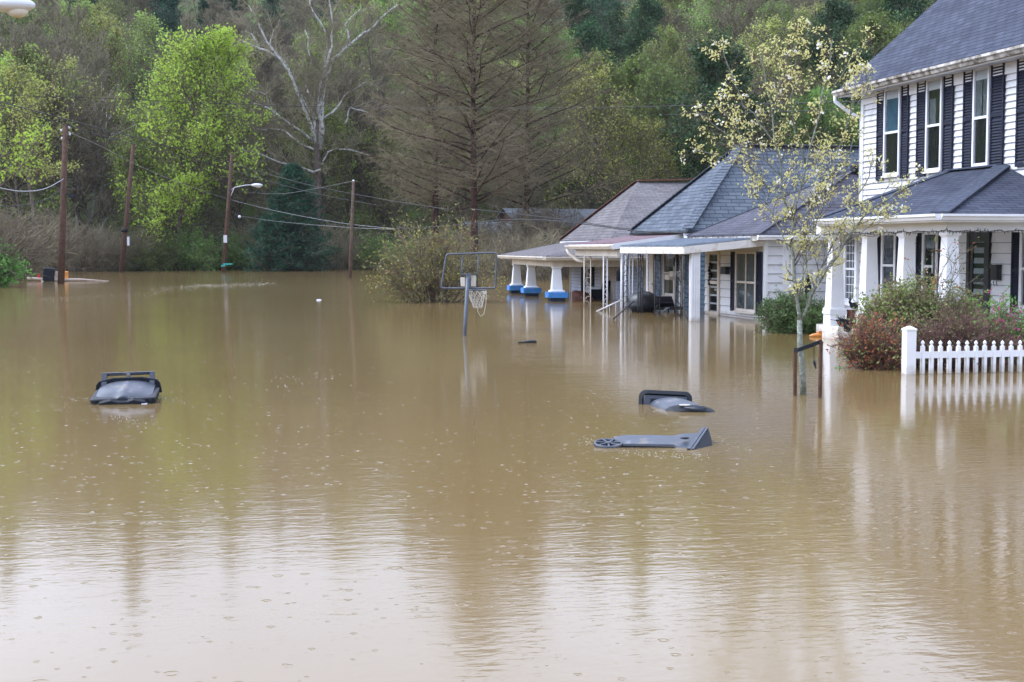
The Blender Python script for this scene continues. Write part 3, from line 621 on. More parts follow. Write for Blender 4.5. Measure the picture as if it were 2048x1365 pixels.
caps(cp,Ea,Ra); caps(cp,Eb,Ra); caps(cp,Ra,Rb); part('ridge_cap',cp,M['capC'],C_)
so=MB(); so.box(xe+.05,XCh-.02,ye+.05,yb-.05,zc-.09,zc-.07); so.box(XCh-.019,XCh+8.9,ye+.05,YC0-.022,zc-.09,zc-.07); part('soffit',so,M['white_old'],C_)
fd=MB(); fd.box(xe-.02,xe,ye,yb,zc-.10,zc-.052); fd.box(xe,XCh+9,ye-.02,ye,zc-.10,zc-.052); part('dark_drip_edge',fd,M['black'],C_)
bx=MB(); bx.box(xe+.0,xe+.9,ye+.02,ye+.3,zc-.22,zc-.10); bx.box(xe-.1,xe+.7,ye-.02,ye+.02,zc-.17,zc-.105); part('fascia',bx,M['white_clean'],C_)
# facade: trim boards, windows, door
for (a,b,kind) in ((1301,1310,'d'),(1331,1354,'w'),(1362,1370,'t'),(1383,1388,'t')):
    y0=YX(a,XCh,1.);y1=YX(b,XCh,1.);yc=(y0+y1)/2;hw=(y0-y1)/2;O=(XCh,yc,0)
    if kind=='w': window(C_,O,AX,W,2*hw-.2,.35,1.62,fw=.12,rail=.5,frame='beige',curt=[(0,.4,0,1)])
    elif kind=='d':
        d=MB(); d.lbox(O,AX,W,-hw,hw,0,.06,-.5,1.7); dd=part('door',d,M['beige'],C_); k_=MB(); k_.sphere((XCh-.09,yc-hw+.05,.62),.03,6,4); part('handle',k_,M['white_metal'],dd)
    else:
        d=MB(); d.lbox(O,AX,W,-hw,hw,0,.06,-.5,1.7); part('trim_board',d,M['white_old'],C_)
# porch lantern, wall boxes
yl=YX(1352,XCh-.15,1.3); l=MB(); zl=ZA(515,XCh-.15,yl); l.tube([(XCh-.15,yl,zl-.06),(XCh-.15,yl,zl-.22),(XCh-.15,yl,zl-.27)],[.07,.09,.03],6); l.tube([(XCh-.15,yl,zl+.0),(XCh-.15,yl,zl-.06)],[.03,.10],6); l.tube([(XCh,yl,zl+.05),(XCh-.15,yl,zl+.05),(XCh-.15,yl,zl)],.015,5); part('wall_lantern',l,M['black'],C_)
yl=YX(1349,XCh-.3,1.0); l=MB(); l.box(XCh-.4,XCh-.2,yl-.14,yl+.14,ZA(545,XCh-.3,yl)-.12,ZA(545,XCh-.3,yl)+.03); l.box(XCh-.45,XCh-.25,yl+.1,yl+.42,ZA(556,XCh-.3,yl)-.06,ZA(556,XCh-.3,yl)+.09); l.tube([(XCh-.3,yl,-.4),(XCh-.3,yl,ZA(545,XCh-.3,yl)-.12)],.02,5); 
solo('mail_post',l,M['cream'],'pale letter boxes on a thin white post on the blue porch','mailbox')
# C porch
XQ=11.15; yc0=YX(1226,XQ,1.8)-.0; yc1=YX(1139,XQ,1.8); zo2=ZA(487,XQ,yc0); zi2=ZA(466,XCh-.6,yc0)
pr=MB(); pr.slab([(XQ,yc0,zo2),(XCh-.1,yc0,zi2),(XCh-.1,yc1,zi2),(XQ,yc1,zo2)],.03); part('porch_roof',pr,M['roofPC'],C_,'thin red-brown shingled porch roof')
fs=MB(); fs.box(XQ-.025,XQ+.02,yc0-.03,yc1,zo2-.17,zo2-.031); fs.hexa([(XQ-.02,yc0-.06,zo2-.17),(XCh-.1,yc0-.06,zi2-.17),(XCh-.1,yc0-.03,zi2-.17),(XQ-.02,yc0-.03,zo2-.17),(XQ-.02,yc0-.06,zo2-.01),(XCh-.1,yc0-.06,zi2+.0),(XCh-.1,yc0-.03,zi2+.0),(XQ-.02,yc0-.03,zo2-.01)])
part('porch_fascia',fs,M['white_clean'],C_)
bm=MB(); bm.box(XQ+.15,XQ+.28,yc0+.1,yc1-.1,zo2-.36,zo2-.17); part('porch_beam',bm,M['cream'],C_)
gd=MB(); gutter(gd,(XQ-.026,yc0-.03,zo2-.15),(XQ-.026,yc1+.1,zo2-.15),W,.10); gd.tube([(XQ-.06,yc1+.05,zo2-.16),(XQ,yc1,zo2-.3),(XQ+.2,yc1-.2,zo2-.5),(XQ+.35,yc1-.4,zo2-.55)],.06,6); part('gutter',gd,M['cream'],C_)
for px,wd,rd in ((1175,.20,.018),(1211,.11,.022),(1247,.11,.03)):
    x=XQ+.2; y=YX(px,x,.8)
    if px==1247: y=yc0+.12; x=XY(px,y,.8)
    ironpost(x,y,-.6,zo2-.36 if px!=1247 else zo2-.17,C_,wd,'cream' if px==1175 else 'white_clean',r=rd)
y=yc0+.3; ironpost(XY(1262,y,.8),y,-.6,zo2-.1,C_,.10,'white_clean',r=.016)
# handrails
def rail(name,label,m,a,b,nb,par=None,r=.02):
    t=MB(); t.tube([a,b],r,6)
    a=Vector(a);b=Vector(b)
    for k in range(nb):
        q=a.lerp(b,(k+.5)/nb); t.tube([q,(q.x,q.y,-.5)],r*.5,5)
    return solo(name,t,M[m],label,'handrail')
y=yc0-.35
rail('handrail','white metal handrail sloping down into the flood before the blue house','white_clean',(XY(1188,y,.05),y,ZA(626,XY(1188,y,.0),y)+.0),(XY(1250,y,.5),y,ZA(597,XY(1250,y,.5),y)),5)
y=yq+.8; x1=XY(1226,y,.05); x2=XY(1268,y,.3)
rail('handrail','dark metal handrail sloping down into the flood beside the white handrail','black',(x1,y,.02),(x2,y,ZA(602,x2,y)),3,r=.018)
# ================================================================= HOUSE D : farther house with blue pedestals
thD=rad(3.67)
pD=G(1113,603); MD=Matrix.Translation(pD)@Matrix.Rotation(-thD,4,'Z')
def dpy(px,x,z): return bis(lambda y:proj(MD@Vector((x,y,z)))[0]-px,-5,60)
def dpx(px,y,z): return bis(lambda x:proj(MD@Vector((x,y,z)))[0]-px,-30,60)
def dz(py,x,y): return bis(lambda z:proj(MD@Vector((x,y,z)))[1]-py,-10,30)
D=thing('grey_roofed_house','grey house with brown-grey roof and porch of tapered white columns on bright blue pedestals','house',pD+MD.to_3x3()@Vector((4,4,0)))
yD=[0,dpy(1062,0,.5),dpy(1033,0,.5)]; xF=2.15
ywf=dpy(1142,xF,1.0)
zbm=dz(534,0,0); zft=dz(512,-.4,-.4)
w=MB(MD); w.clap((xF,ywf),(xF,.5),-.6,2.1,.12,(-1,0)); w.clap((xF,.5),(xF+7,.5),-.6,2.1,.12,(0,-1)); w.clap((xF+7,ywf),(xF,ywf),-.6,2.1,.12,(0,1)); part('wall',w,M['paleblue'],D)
cb=MB(MD); cb.lbox((xF,.5,0),(1,0,0),S,dpx(1293,.5,1)-xF-.1,dpx(1293,.5,1)-xF+.05,.0,.05,-.6,2.0); part('corner_board',cb,M['cream'],D); cb=MB(MD); cb.lbox((xF,ywf,0),AX,W,-.02,.1,0,.05,-.6,2.0); part('corner_board',cb,M['cream'],D)
ya_,yb_=.1,ywf+.3; xe=xF-.35; zd=dz(481,xe,ywf+.3)
ymd=(ya_+yb_)/2; rz=dz(364,xF+3,ymd); rx=dpx(1275,ymd,rz)
xR=rx+10
rf=MB(MD)
rf.slab([(xe,ya_,zd),(rx,ymd,rz),(xR,ymd,rz),(xR,ya_,zd)],.05); rf.slab([(xe,ya_,zd),(xe,yb_,zd),(rx,ymd,rz)],.05); rf.slab([(xe,yb_,zd),(xR,yb_,zd),(xR,ymd,rz),(rx,ymd,rz)],.05)
part('roof',rf,M['roofD'],D)
cp=MB(MD); 
for a,b,c,d in ((0,.25,.0,.03),(.25,.6,.03,.07),(.6,1,.05,.12)):
    cp.beam((rx+a*4,ymd,rz+.03+c),(rx+b*4,ymd,rz+.03+d),.3,.05)
caps(cp,(xe,yb_,zd),(rx,ymd,rz),.22); part('ridge_cap',cp,M['brick'],D,'dark sagging ridge cap')
fa=MB(MD); fa.box(xe-.03,xe,ya_,yb_,zd-.16,zd-.051); fa.box(xe,xR,ya_-.03,ya_,zd-.16,zd-.051); part('fascia',fa,M['white_clean'],D)
# porch roof (low hip)
e=.42; yfe=dpy(1001,-e,zft); zw=zft+.55
rf=MB(MD); P1=(-e,-e,zft);P2=(-e,yfe,zft);P3=(xF,yfe,zft);P4=(xF+1.6,-e,zft); Q1=(xF,1.9,zw);Q2=(xF,yfe-2.2,zw)
rf.slab([P1,P2,Q2,Q1],.03); rf.slab([P1,Q1,(xF+1.6,1.9,zw),P4],.03); rf.slab([P2,P3,Q2],.03); part('porch_roof',rf,M['roofD'],D)
fa=MB(MD); fa.box(-e-.03,-e,-e-.03,yfe,zft-.15,zft-.031); fa.box(-e+.001,xF+1.6,-e-.03,-e,zft-.15,zft-.031); fa.box(-e,-e+.4,-e,yfe,zft-.16,zft-.152); fa.box(-e+.4,xF+1.6,-e,-e+.4,zft-.16,zft-.152); part('porch_fascia',fa,M['white_clean'],D)
gt=MB(MD); gutter(gt,(-e-.031,-e-.03,zft-.13),(-e-.031,yfe+.1,zft-.13),W,.10); gutter(gt,(-e-.03,-e-.031,zft-.13),(xF+1.6,-e-.031,zft-.13),S,.10); part('gutter',gt,M['cream'],D)
bm=MB(MD); bm.box(-.14,.14,-.14,yD[2]+.2,zbm,zft-.161); bm.box(.141,xF+1.6,-.14,.14,zbm,zft-.161); part('porch_beam',bm,M['cream'],D)
cl=MB(MD); cl.poly([(.15,.15,zft-.17),(xF,.15,zft-.17),(xF,yfe,zft-.17),(.15,yfe,zft-.17)]); part('porch_ceiling',cl,M['beige'],D)
for y in yD:
    c=MB(MD); tcol(c,0,y,.30,zbm-.001,.34,.24,cap=.03,ch=.05,base=.06,bh=.07); cc=part('porch_column',c,M['white_clean'],D)
    c=MB(MD); c.box(-.32,.32,y-.32,y+.32,.12,.299); c2=part('pedestal_cap',c,M['brightblue'],cc)
    c=MB(MD); c.box(-.24,.24,y-.24,y+.24,-.8,.119); part('pedestal',c,M['darkblue'],cc)
# doors and shutters of D
for (a,b,k) in ((1165,1172,'b'),(1180,1190,'w'),(1203,1212,'t'),(1222,1232,'d')):
    y0=dpy(a,xF,.8);y1=dpy(b,xF,.8);yc=(y0+y1)/2;hw=(y0-y1)/2; d=MB(MD); d.lbox((xF,yc,0),AX,W,-hw,hw,0,.06,-.4 if k!='w' else .35,1.35)
    part({'b':'shutter','w':'window','t':'trim_board','d':'door'}[k],d,M[{'b':'navy','w':'dim','t':'beige','d':'beige'}[k]],D)
ln=MB(MD); yy=dpy(1237,xF-.2,1); ln.box(xF-.25,xF-.08,yy-.1,yy+.1,.65,.95); ln.tube([(xF-.16,yy,.95),(xF-.16,yy,1.05)],[.12,.02],6); part('wall_lantern',ln,M['black'],D)

# ================================================================= THINGS AROUND THE PORCHES
def at_y(px,py,Y): return PY(px,py,Y)
# overturned wicker table on D porch
q=MD@Vector((1.1,1.0,0)); Tm=Matrix.Translation(q)@Matrix.Rotation(rad(28),4,'Y')@Matrix.Rotation(rad(12),4,'X')
t=MB(Tm); N=20
t.loft([[(r*math.cos(2*math.pi*k/N),r*math.sin(2*math.pi*k/N),z) for k in range(N)] for r,z in ((.30,-.25),(.46,.0),(.48,.05),(.40,.14),(.22,.22),(.05,.25))],sm=True)
solo('garden_umbrella',t,M['brick'],'dark brown spotted garden umbrella canopy floating by the blue-pedestal porch','umbrella')
q=MD@Vector((1.7,1.6,0)); t=MB(Matrix.Translation(q)); t.box(-.3,.3,-.25,.25,-.1,.22); t.hexa([(.16,-.25,.22),(.3,-.25,.22),(.3,.25,.22),(.16,.25,.22),(.26,-.25,.62),(.38,-.25,.62),(.38,.25,.62),(.26,.25,.62)]); t.box(-.3,.2,-.3,-.251,.2,.34)
solo('porch_chair',t,M['bindark'],'dark half-sunk armchair under the blue-pedestal porch','chair')
# black kettle grill and sofa on blue porch
yg=YC0+.2; xg=XY(1287,yg,.4); gr=thing('kettle_grill','black domed barbecue grill standing in flood water on the blue porch','grill',(xg,yg,0))
b=MB(); b.sphere((xg,yg,.25),.42,14,8,(1,1,.75)); part('lid',b,M['black'],gr)
b=MB(); b.tube([(xg,yg,.24),(xg,yg,.1),(xg,yg,-.1)],[.43,.40,.15],14); part('bowl',b,M['bindark'],gr)
b=MB(); b.box(xg+.3,xg+.75,yg-.2,yg+.2,.21,.25); b.tube([(xg+.7,yg,.21),(xg+.7,yg,-.4)],.02,5); b.tube([(xg-.3,yg,.1),(xg-.4,yg,-.4)],.02,5); part('side_shelf',b,M['bindark'],gr)
xg2=XY(1332,yg,.3); b=thing('porch_bench','low dark cushioned bench awash on the blue porch','bench',(xg2,yg,0))
m_=MB(); m_.box(xg2-.5,xg2+.38,yg-.3,yg+.3,.06,.14); part('seat',m_,M['black'],b)
m_=MB(); m_.hexa([(xg2-.4,yg+.15,.14),(xg2+.3,yg+.15,.14),(xg2+.3,yg+.3,.14),(xg2-.4,yg+.3,.14),(xg2-.45,yg+.25,.40),(xg2+.25,yg+.25,.40),(xg2+.25,yg+.38,.40),(xg2-.45,yg+.38,.40)]); part('backrest',m_,M['bindark'],b)
for sx,sy in ((-.45,-.25),(.33,-.25),(-.45,.25),(.33,.25)):
    m_=MB(); m_.tube([(xg2+sx,yg+sy,.06),(xg2+sx,yg+sy,-.4)],.025,5); part('leg',m_,M['black'],b)
m_=MB(); m_.tube([(xg2-.2,yg-.35,.02),(xg2-.1,yg-.35,.10),(xg2-.02,yg-.35,.12)],.025,6); solo('bottle',m_,M['metalroof'],'pale blue bottle floating against the dark bench','bottle')
# planter, goose, box near the porch
yg=YX(1690,12.0,.4)-.2; xg=12.0
t=MB(); N=12
t.loft([[(xg+sx*math.cos(2*math.pi*k/N),yg+sy*math.sin(2*math.pi*k/N),z) for k in range(N)] for sx,sy,z in ((.12,.1,.14),(.22,.16,.25),(.28,.2,.36),(.26,.18,.36),(.2,.14,.28))]); 
for k in range(40): 
    a=R.uniform(0,6.28); t.tube([(xg+.2*math.cos(a),yg+.12*math.sin(a),.33),(xg+.3*math.cos(a)+R.uniform(-.1,.1),yg+.2*math.sin(a),.40+R.uniform(-.04,.03))],[.01,.004],3)
solo('planter',t,M['bindark'],'dark trough planter of dead stems on the white porch step','planter')
st=MB(); xs_=XY(1665,yg,.1); st.box(xs_-.0,xs_+.75,yg-.25,yg+.45,-.5,.13); st.box(xs_-.02,xs_+.10,yg-.27,yg-.15,.13,.24); solo('porch_step',st,M['white_old'],'white wooden porch step at the waterline beside the round green shrub','step')
yq2=YX(1706,12.5,.7); g_=MB(); gx,gy=12.55,yq2; gz=ZA(618,gx,gy)
g_.box(gx-.12,gx+.14,gy-.12,gy+.12,.2,gz-.02); solo('brick_stand',g_,M['brick'],'small red brick stand under the goose figure','stand')
g_=MB(); g_.sphere((gx,gy,gz+.06),.085,10,6,(1.4,.8,.8)); g_.tube([(gx-.08,gy,gz+.08),(gx-.12,gy,gz+.14),(gx-.10,gy,gz+.19),(gx-.15,gy,gz+.20)],[.035,.022,.026,.008],6); solo('goose_figure',g_,M['bindark'],'small dark goose figure with raised neck on the white porch','figurine')
pt=G(1638,674); t=MB(Matrix.Translation(pt))
t.loft([[(x,w*math.cos(a)*.5,.02+w*math.sin(a)*.45) for a in [2*math.pi*k/8 for k in range(8)]] for x,w in ((-.2,.02),(-.14,.09),(-.02,.13),(.06,.10),(.12,.13),(.2,.03))],sm=True)
t.box(-.02,.05,-.03,.03,.06,.11); solo('toy',t,M['orange'],'small orange-yellow toy floating beside the round green shrub','toy')
# globe lamp on thin pole
q=G(1604,660); lp=thing('garden_lamp','slim black garden lamp with a clear globe behind the young tree','lamp',q)
zt=ZA(562,q.x,q.y); b=MB(); b.tube([(q.x,q.y,-.5),(q.x,q.y,zt-.08)],.02,6); b.tube([(q.x-.09,q.y,zt-.14),(q.x+.09,q.y,zt-.14)],.012,5); b.tube([(q.x,q.y,zt-.08),(q.x,q.y,zt-.03)],[.05,.08],8); part('pole',b,M['black'],lp)
b=MB(); b.sphere((q.x,q.y,zt),.075,12,8); part('globe',b,M['glass'],lp)
# folded umbrella leaning at the side wall
q0=PY(1618,600,YB0-.5); q1=PY(1614,543,YB0-.45)
t=MB(); a=Vector(q0);b=Vector(q1); t.tube([a-Z*.0,a.lerp(b,.1),a.lerp(b,.45),a.lerp(b,.8),b],[.02,.10,.085,.05,.012],8); t.tube([a,(a.x+.02,a.y,-.5)],.02,5)
u=solo('folded_umbrella',t,M['bindark'],'folded dark patio umbrella against the cottage side wall right of the trunk','umbrella')
q0=PY(1590,602,YB0-.5); q1=PY(1590,572,YB0-.5); t=MB(); t.tube([q0,q0+Z*.1,q1],[.03,.07,.03],8); t.tube([q0,(q0.x,q0.y,-.5)],.02,5); solo('bird_feeder',t,M['bindark'],'slim dark bird feeder on a stake left of the young trunk','bird feeder')
# ================================================================= PICKET FENCE
fy=G(1817,748).y; fx=G(1817,748).x; fe=thing('picket_fence','white vinyl picket fence standing in the flood before the bushes','fence',(fx,fy,0))
z1=ZA(662,fx,fy); b=MB(); b.box(fx-.07,fx+.07,fy-.07,fy+.07,-.8,z1-.0); 
b.loft([[(fx-s_,fy-s_,z),(fx+s_,fy-s_,z),(fx+s_,fy+s_,z),(fx-s_,fy+s_,z)] for s_,z in ((.075,z1+.002),(.078,z1+.02),(.0785,z1+.026),(.012,z1+.065))]); part('post',b,M['vinyl'],fe)
zr1=ZA(703,fx+.6,fy);zr0=ZA(716,fx+.6,fy); 
b=MB(); b.box(fx+.071,fx+5.2,fy-.02,fy+.02,zr0,zr1); part('rail',b,M['vinyl'],fe)
b=MB(); b.box(fx+.071,fx+5.2,fy-.02,fy+.02,-.42,-.34); part('rail',b,M['vinyl'],fe)
for k in range(36):
    x=fx+.205+k*.1335+R.uniform(-.004,.004); zt=ZA(688,x,fy)+R.uniform(-.004,.004)
    b=MB(); b.box(x-.021,x+.021,fy-.030,fy+.030,-.6,zr0-.001) ; b.box(x-.021,x+.021,fy-.030,fy-.0205,zr0-.001,zr1+.001); b.box(x-.021,x+.021,fy-.03,fy+.03,zr1+.001,zt-.03)
    b.loft([[(x+s*math.cos(a),fy+s*.9*math.sin(a),zz) for a in [2*math.pi*i/8+.39 for i in range(8)]] for s,zz in ((.030,zt-.03),(.018,zt-.025),(.016,zt-.012),(.026,zt+.006),(.024,zt+.022),(.004,zt+.048))])
    part('picket',b,M['vinyl'],fe)
for xx in (fx+5.28,): 
    b=MB(); b.box(xx-.07,xx+.07,fy-.07,fy+.07,-.8,z1); part('post',b,M['vinyl'],fe)
# ================================================================= BINS
def rrect(w,d,r,z,cx=0,cy=0,n=4):
    P=[]
    for qx,qy,a0 in ((1,1,0),(-1,1,90),(-1,-1,180),(1,-1,270)):
        for k in range(n+1):
            a=rad(a0+90*k/n); P.append((cx+qx*(w/2-r)+r*math.cos(a),cy+qy*(d/2-r)+r*math.sin(a),z))
    return P
# bin 1: upright, only its lid above water, tipped towards the viewer
q=G(247,808); root=thing('wheeled_bin','blue-grey wheeled bin sunk upright to its lid with handle bar, alone on the left','bin',q)
T=Matrix.Translation((q.x+.035,q.y+.40,-.962))@Matrix.Rotation(rad(-1.5),4,'Y')@Matrix.Rotation(rad(4.5),4,'X')@Matrix.Rotation(rad(-3),4,'Z')
b=MB(T); b.loft([rrect(.46,.5,.06,0),rrect(.60,.62,.07,.9),rrect(.60,.62,.07,1.0)]); part('body',b,M['binblue'],root)
b=MB(T); b.loft([rrect(.66,.68,.07,.96),rrect(.69,.70,.07,.97),rrect(.70,.71,.07,1.045),rrect(.67,.68,.07,1.055)]); part('rim',b,M['bindark'],root)
b=MB(T); b.loft([[(x,yy_,z) for x,z in ((-.37,.98),(.37,.98),(.355,1.09),(.32,1.135),(.16,1.165),(-.16,1.165),(-.32,1.135),(-.355,1.09))] for yy_ in (.345,.385)]); part('hinge_collar',b,M['bindark'],root)
b=MB(T); NX,NY=22,12
def lidz(u,v):   # u -1..1 across, v 0 back .. 1 front
    z=1.075+.062*(1-abs(u)**2.6)*(1-.55*v**2.5)-.05*v*v
    z+=.018*math.exp(-((u-.0)/(.07+.13*v))**4)*(1 if v>.12 else 0)
    z-=.05*math.exp(-((abs(u)-.52)/.30)**4)*max(0,(v-.72)/.28)**1.5
    return z
gr=[[b.V((.305*(-1+2*i/NX),.33-.68*j/NY,lidz(-1+2*i/NX,j/NY))) for i in range(NX+1)] for j in range(NY+1)]
gb=[[b.V((.305*(-1+2*i/NX),.33-.68*j/NY,1.035)) for i in range(NX+1)] for j in (0,NY)]
for j in range(NY):
    for i in range(NX): b.F([gr[j][i],gr[j+1][i],gr[j+1][i+1],gr[j][i+1]],sm=True)
for i in range(NX): b.F([gr[0][i],gr[0][i+1],gb[0][i+1],gb[0][i]]); b.F([gr[NY][i],gb[1][i],gb[1][i+1],gr[NY][i+1]])
part('lid',b,M['binblue'],root)
b=MB(T); 
b.loft([[(x,-.356,1.0+dz_) for x,dz_ in ((-.29,-.03),(.29,-.03),(.24,.035),(.12,.062),(.05,.04),(-.05,.04),(-.12,.062),(-.24,.035))],[(x,-.395,.99+dz_) for x,dz_ in ((-.29,-.03),(.29,-.03),(.24,.025),(.12,.05),(.05,.03),(-.05,.03),(-.12,.05),(-.24,.025))]]); part('lid_grip',b,M['bindark'],root)
for sx in (-.235,.235):
    b=MB(T); b.box(sx-.03,sx+.03,-.415,-.352,.95,1.0); part('lid_clip',b,M['white_metal'],root)
b=MB(T); b.tube([(-.29,.44,1.195),(.29,.44,1.195)],.017,8)
b.box(-.29,.29,.425,.455,1.195,1.215); part('handle',b,M['binblue'],root)
for sx in (-.265,0,.265):
    b=MB(T); ww=.028 if sx else .022
    b.hexa([(sx-ww,.28,1.05),(sx+ww,.28,1.05),(sx+ww,.37,1.0),(sx-ww,.37,1.0),(sx-ww,.41,1.212),(sx+ww,.41,1.212),(sx+ww,.46,1.19),(sx-ww,.46,1.19)]); part('hinge_lug',b,M['binblue'],root)
# bin 2: tipped, back panel with grip slot and a curved lid
q=G(1349,819); root=thing('wheeled_bin','half-sunk dark bin with slotted panel and rounded lid, farther of the right pair','bin',q)
s2=(819-497)/1.7/1.0
T=Matrix.Translation((q.x,q.y,0))@Matrix.Rotation(-HD-rad(6.5),4,'Z')
T2=T@Matrix.Translation((-.105,.42,-.105))@Matrix.Rotation(rad(2),4,'Y')@Matrix.Rotation(rad(-12),4,'X')
def frame_sec(w,h,r,y,x0=0): return [(x0+p[0],y,p[1]) for p in rrect(w,h,r,0)]
b=MB(T2)
o1=frame_sec(.56,.50,.07,.04); o2=frame_sec(.58,.52,.08,.0); i1=frame_sec(.50,.44,.06,-.02)
b.loft([o1,o2,i1,frame_sec(.48,.42,.06,.01)],sm=False); part('rim',b,M['bindark'],root)
b=MB(T2); b.box(-.235,-.16,-.012,.005,-.2,.2); b.box(.17,.235,-.012,.005,-.2,.2); b.box(-.16,.17,-.012,.005,.165,.2); b.box(-.16,.17,-.012,.005,-.2,.085); part('panel',b,M['binblue'],root)
b=MB(T2); b.box(-.158,.168,.0,.004,.086,.164); part('grip_slot',b,M['bindark'],root)
b=MB(T); 
def arc(x0,x1,y,h,z0=-.06,n=9): 
    h-=.045
    P=[]
    for k in range(n+1):
        a=math.pi*(1-k/n); P.append(((x0+x1)/2+(x1-x0)/2*math.cos(a),y,z0+(h-z0)*max(0,math.sin(a))**.55))
    return P
b.loft([arc(-.27,.20,.36,.135),arc(-.20,.28,.15,.128),arc(-.10,.36,-.12,.105)],closed=False,sm=True); part('lid',b,M['binblue'],root)
b=MB(T); b.loft([arc(-.11,.37,-.121,.112),arc(-.09,.43,-.16,.108),arc(-.04,.455,-.24,.06)],closed=False,sm=True); P=arc(-.04,.455,-.24,.06); b.poly(P); part('lid_lip',b,M['bindark'],root)
b=MB(T); b.box(.05,.16,-.185,-.155,.058,.071); part('pale_sticker',b,M['foam'],root)
b=MB(T); b.tube([(.10,-.22,.046),(.2,-.25,.036),(.31,-.25,.030)],[.008,.016,.008],6); b.tube([(.14,-.20,.060),(.25,-.2,.045),(.33,-.21,.036)],.008,6); part('latch',b,M['binblue'],root)
# bin 3: lying on its side, wheel showing
q=G(1217,893); root=thing('wheeled_bin','blue-grey bin lying on its side showing one spoked wheel at its left end','bin',q)
T=Matrix.Translation((q.x,q.y,.004))@Matrix.Rotation(-HD-rad(1),4,'Z')@Matrix.Diagonal((.93,1,.62,1))
b=MB(T)
secs=[]
for x,zb_,zf_,yb,yf in ((.06,.085,.03,.24,-.02),(.2,.10,.03,.27,-.04),(.45,.095,.02,.29,-.06),(.62,.085,.015,.30,-.06),(.70,.115,.0,.30,-.10),(.80,.125,-.02,.30,-.16)):
    secs.append([(x,yb,zb_-.25),(x,yb,zb_-.02),(x,yb-.02,zb_),(x,yf+.02,zf_),(x,yf,zf_-.02),(x,yf,zf_-.25)])
for i,sc in enumerate(secs):
    off=[.0,.0,.0,.0,.02,.10][i]
    secs[i]=[(p[0]+off*(1 if p[1]>.1 else -.4),p[1],p[2]) for p in sc]
b.loft(secs); part('body',b,M['binblue'],root)
b=MB(T); b.hexa([(.13,-.075,-.01),(.60,-.085,-.02),(.60,-.03,.012),(.13,-.03,.022),(.13,-.075,.022),(.60,-.085,.006),(.60,-.04,.03),(.13,-.04,.04)]); part('side_recess',b,M['bindark'],root)
b=MB(T); b.loft([[(.90,.33,.165),(.93,.33,.165),(.73,-.19,-.01),(.70,-.19,-.01)],[(.90,.33,.195),(.935,.33,.197),(.735,-.20,.01),(.70,-.20,.01)]]) ; b.beam((.955,.335,.185),(.755,-.20,-.005),.02,.03); part('rim',b,M['binblue'],root)
b=MB(T); b.poly([(.94,.33,.18),(.95,.33,-.08),(.76,-.18,-.08),(.745,-.19,.0)]); b.poly([(.96,.335,.19),(1.0,.30,-.05),(.97,.0,-.05)]); b.poly([(.96,.335,.19),(.97,.0,-.05),(.77,-.19,-.01)]); b.poly([(.96,.335,.19),(1.01,.34,-.05),(1.0,.30,-.05)]); part('opening',b,M['bindark'],root)
b=MB(T); b.sphere((.71,.06,.098),.045,8,5,(1,.9,.35)); part('handle_socket',b,M['bindark'],root)
T=Matrix.Translation((q.x,q.y,.004))@Matrix.Rotation(-HD-rad(1),4,'Z')
Tw=T@Matrix.Translation((0,.01,.016))@Matrix.Rotation(rad(9),4,'X')
b=MB(Tw); N=24
b.loft([[(r*math.cos(2*math.pi*k/N),r*math.sin(2*math.pi*k/N),z) for k in range(N)] for r,z in ((.106,-.02),(.125,-.018),(.128,.0),(.122,.014),(.108,.015),(.104,.0),(.106,-.02))],capa=False,capb=False,sm=True)
wh=part('wheel',b,M['binblue'],root)
b=MB(Tw)
for k in range(7):
    a=2*math.pi*k/7+.2; b.beam((.012*math.cos(a),.012*math.sin(a),.008),(.108*math.cos(a),.108*math.sin(a),.008),.015,.010)
b.tube([(0,0,-.01),(0,0,.018)],.022,10); part('spokes',b,M['binblue'],wh)
b=MB(Tw); b.tube([(0,0,-.02),(0,0,-.010)],.107,20); part('hub_shadow_disc' if False else 'wheel_shadow_disc',b,M['bindark'],wh)  # dark disc painting in the shade between the spokes
# ================================================================= BASKETBALL HOOP
q=G(929,672); Yh=q.y; root=thing('basketball_hoop','dark metal basketball hoop frame without its board, standing in deep flood water','basketball hoop',q)
def H(px,py,dy=0): return PY(px,py,Yh+dy)
top=H(936,556)
b=MB(); b.tube([q-Z*.6-(top-q)*.3,H(929.5,660),top],.036,10); part('pole',b,M['greymetal'],root)
fr=MB(); c=[H(893,509,.22),H(993,506,.05),H(991,577,.05),H(882,577,.22)]
def rounded(c,r=.05,n=5):
    P=[]
    for i in range(4):
        a,b_,d=c[i-1],c[i],c[(i+1)%4]; u=(a-b_).normalized()*r; v=(d-b_).normalized()*r
        for k in range(n+1):
            t=k/n; P.append((b_+u)*(1-t)**2+b_*2*t*(1-t)+(b_+v)*t*t)
    return P
P=rounded(c); fr.tube(P+[P[0],P[1]],.018,8)
part('backboard_frame',fr,M['greymetal'],root)
b=MB(); b.tube([H(925,510,.17),H(921,573,.17)],.012,6); b.tube([H(957,509,.11),H(954,574,.11)],.012,6); b.tube([H(921,549,.17),H(956,549,.11)],.014,6); part('backboard_strut',b,M['greymetal'],root)
b=MB(); 
for (x0,x1,ya,yb) in ((921,930,555,573),(941,952,551,573)):
    b=MB(); p0=H(x0,ya,.16);p1=H(x1,yb,.13); b.hexa([(p0.x,p0.y,p1.z),(p1.x,p1.y,p1.z),(p1.x,p1.y+.02,p1.z),(p0.x,p0.y+.02,p1.z),(p0.x,p0.y,p0.z-.0),(p1.x,p1.y,p0.z),(p1.x,p1.y+.02,p0.z),(p0.x,p0.y+.02,p0.z-.03)]); part('board_remnant',b,M['foam'],root)
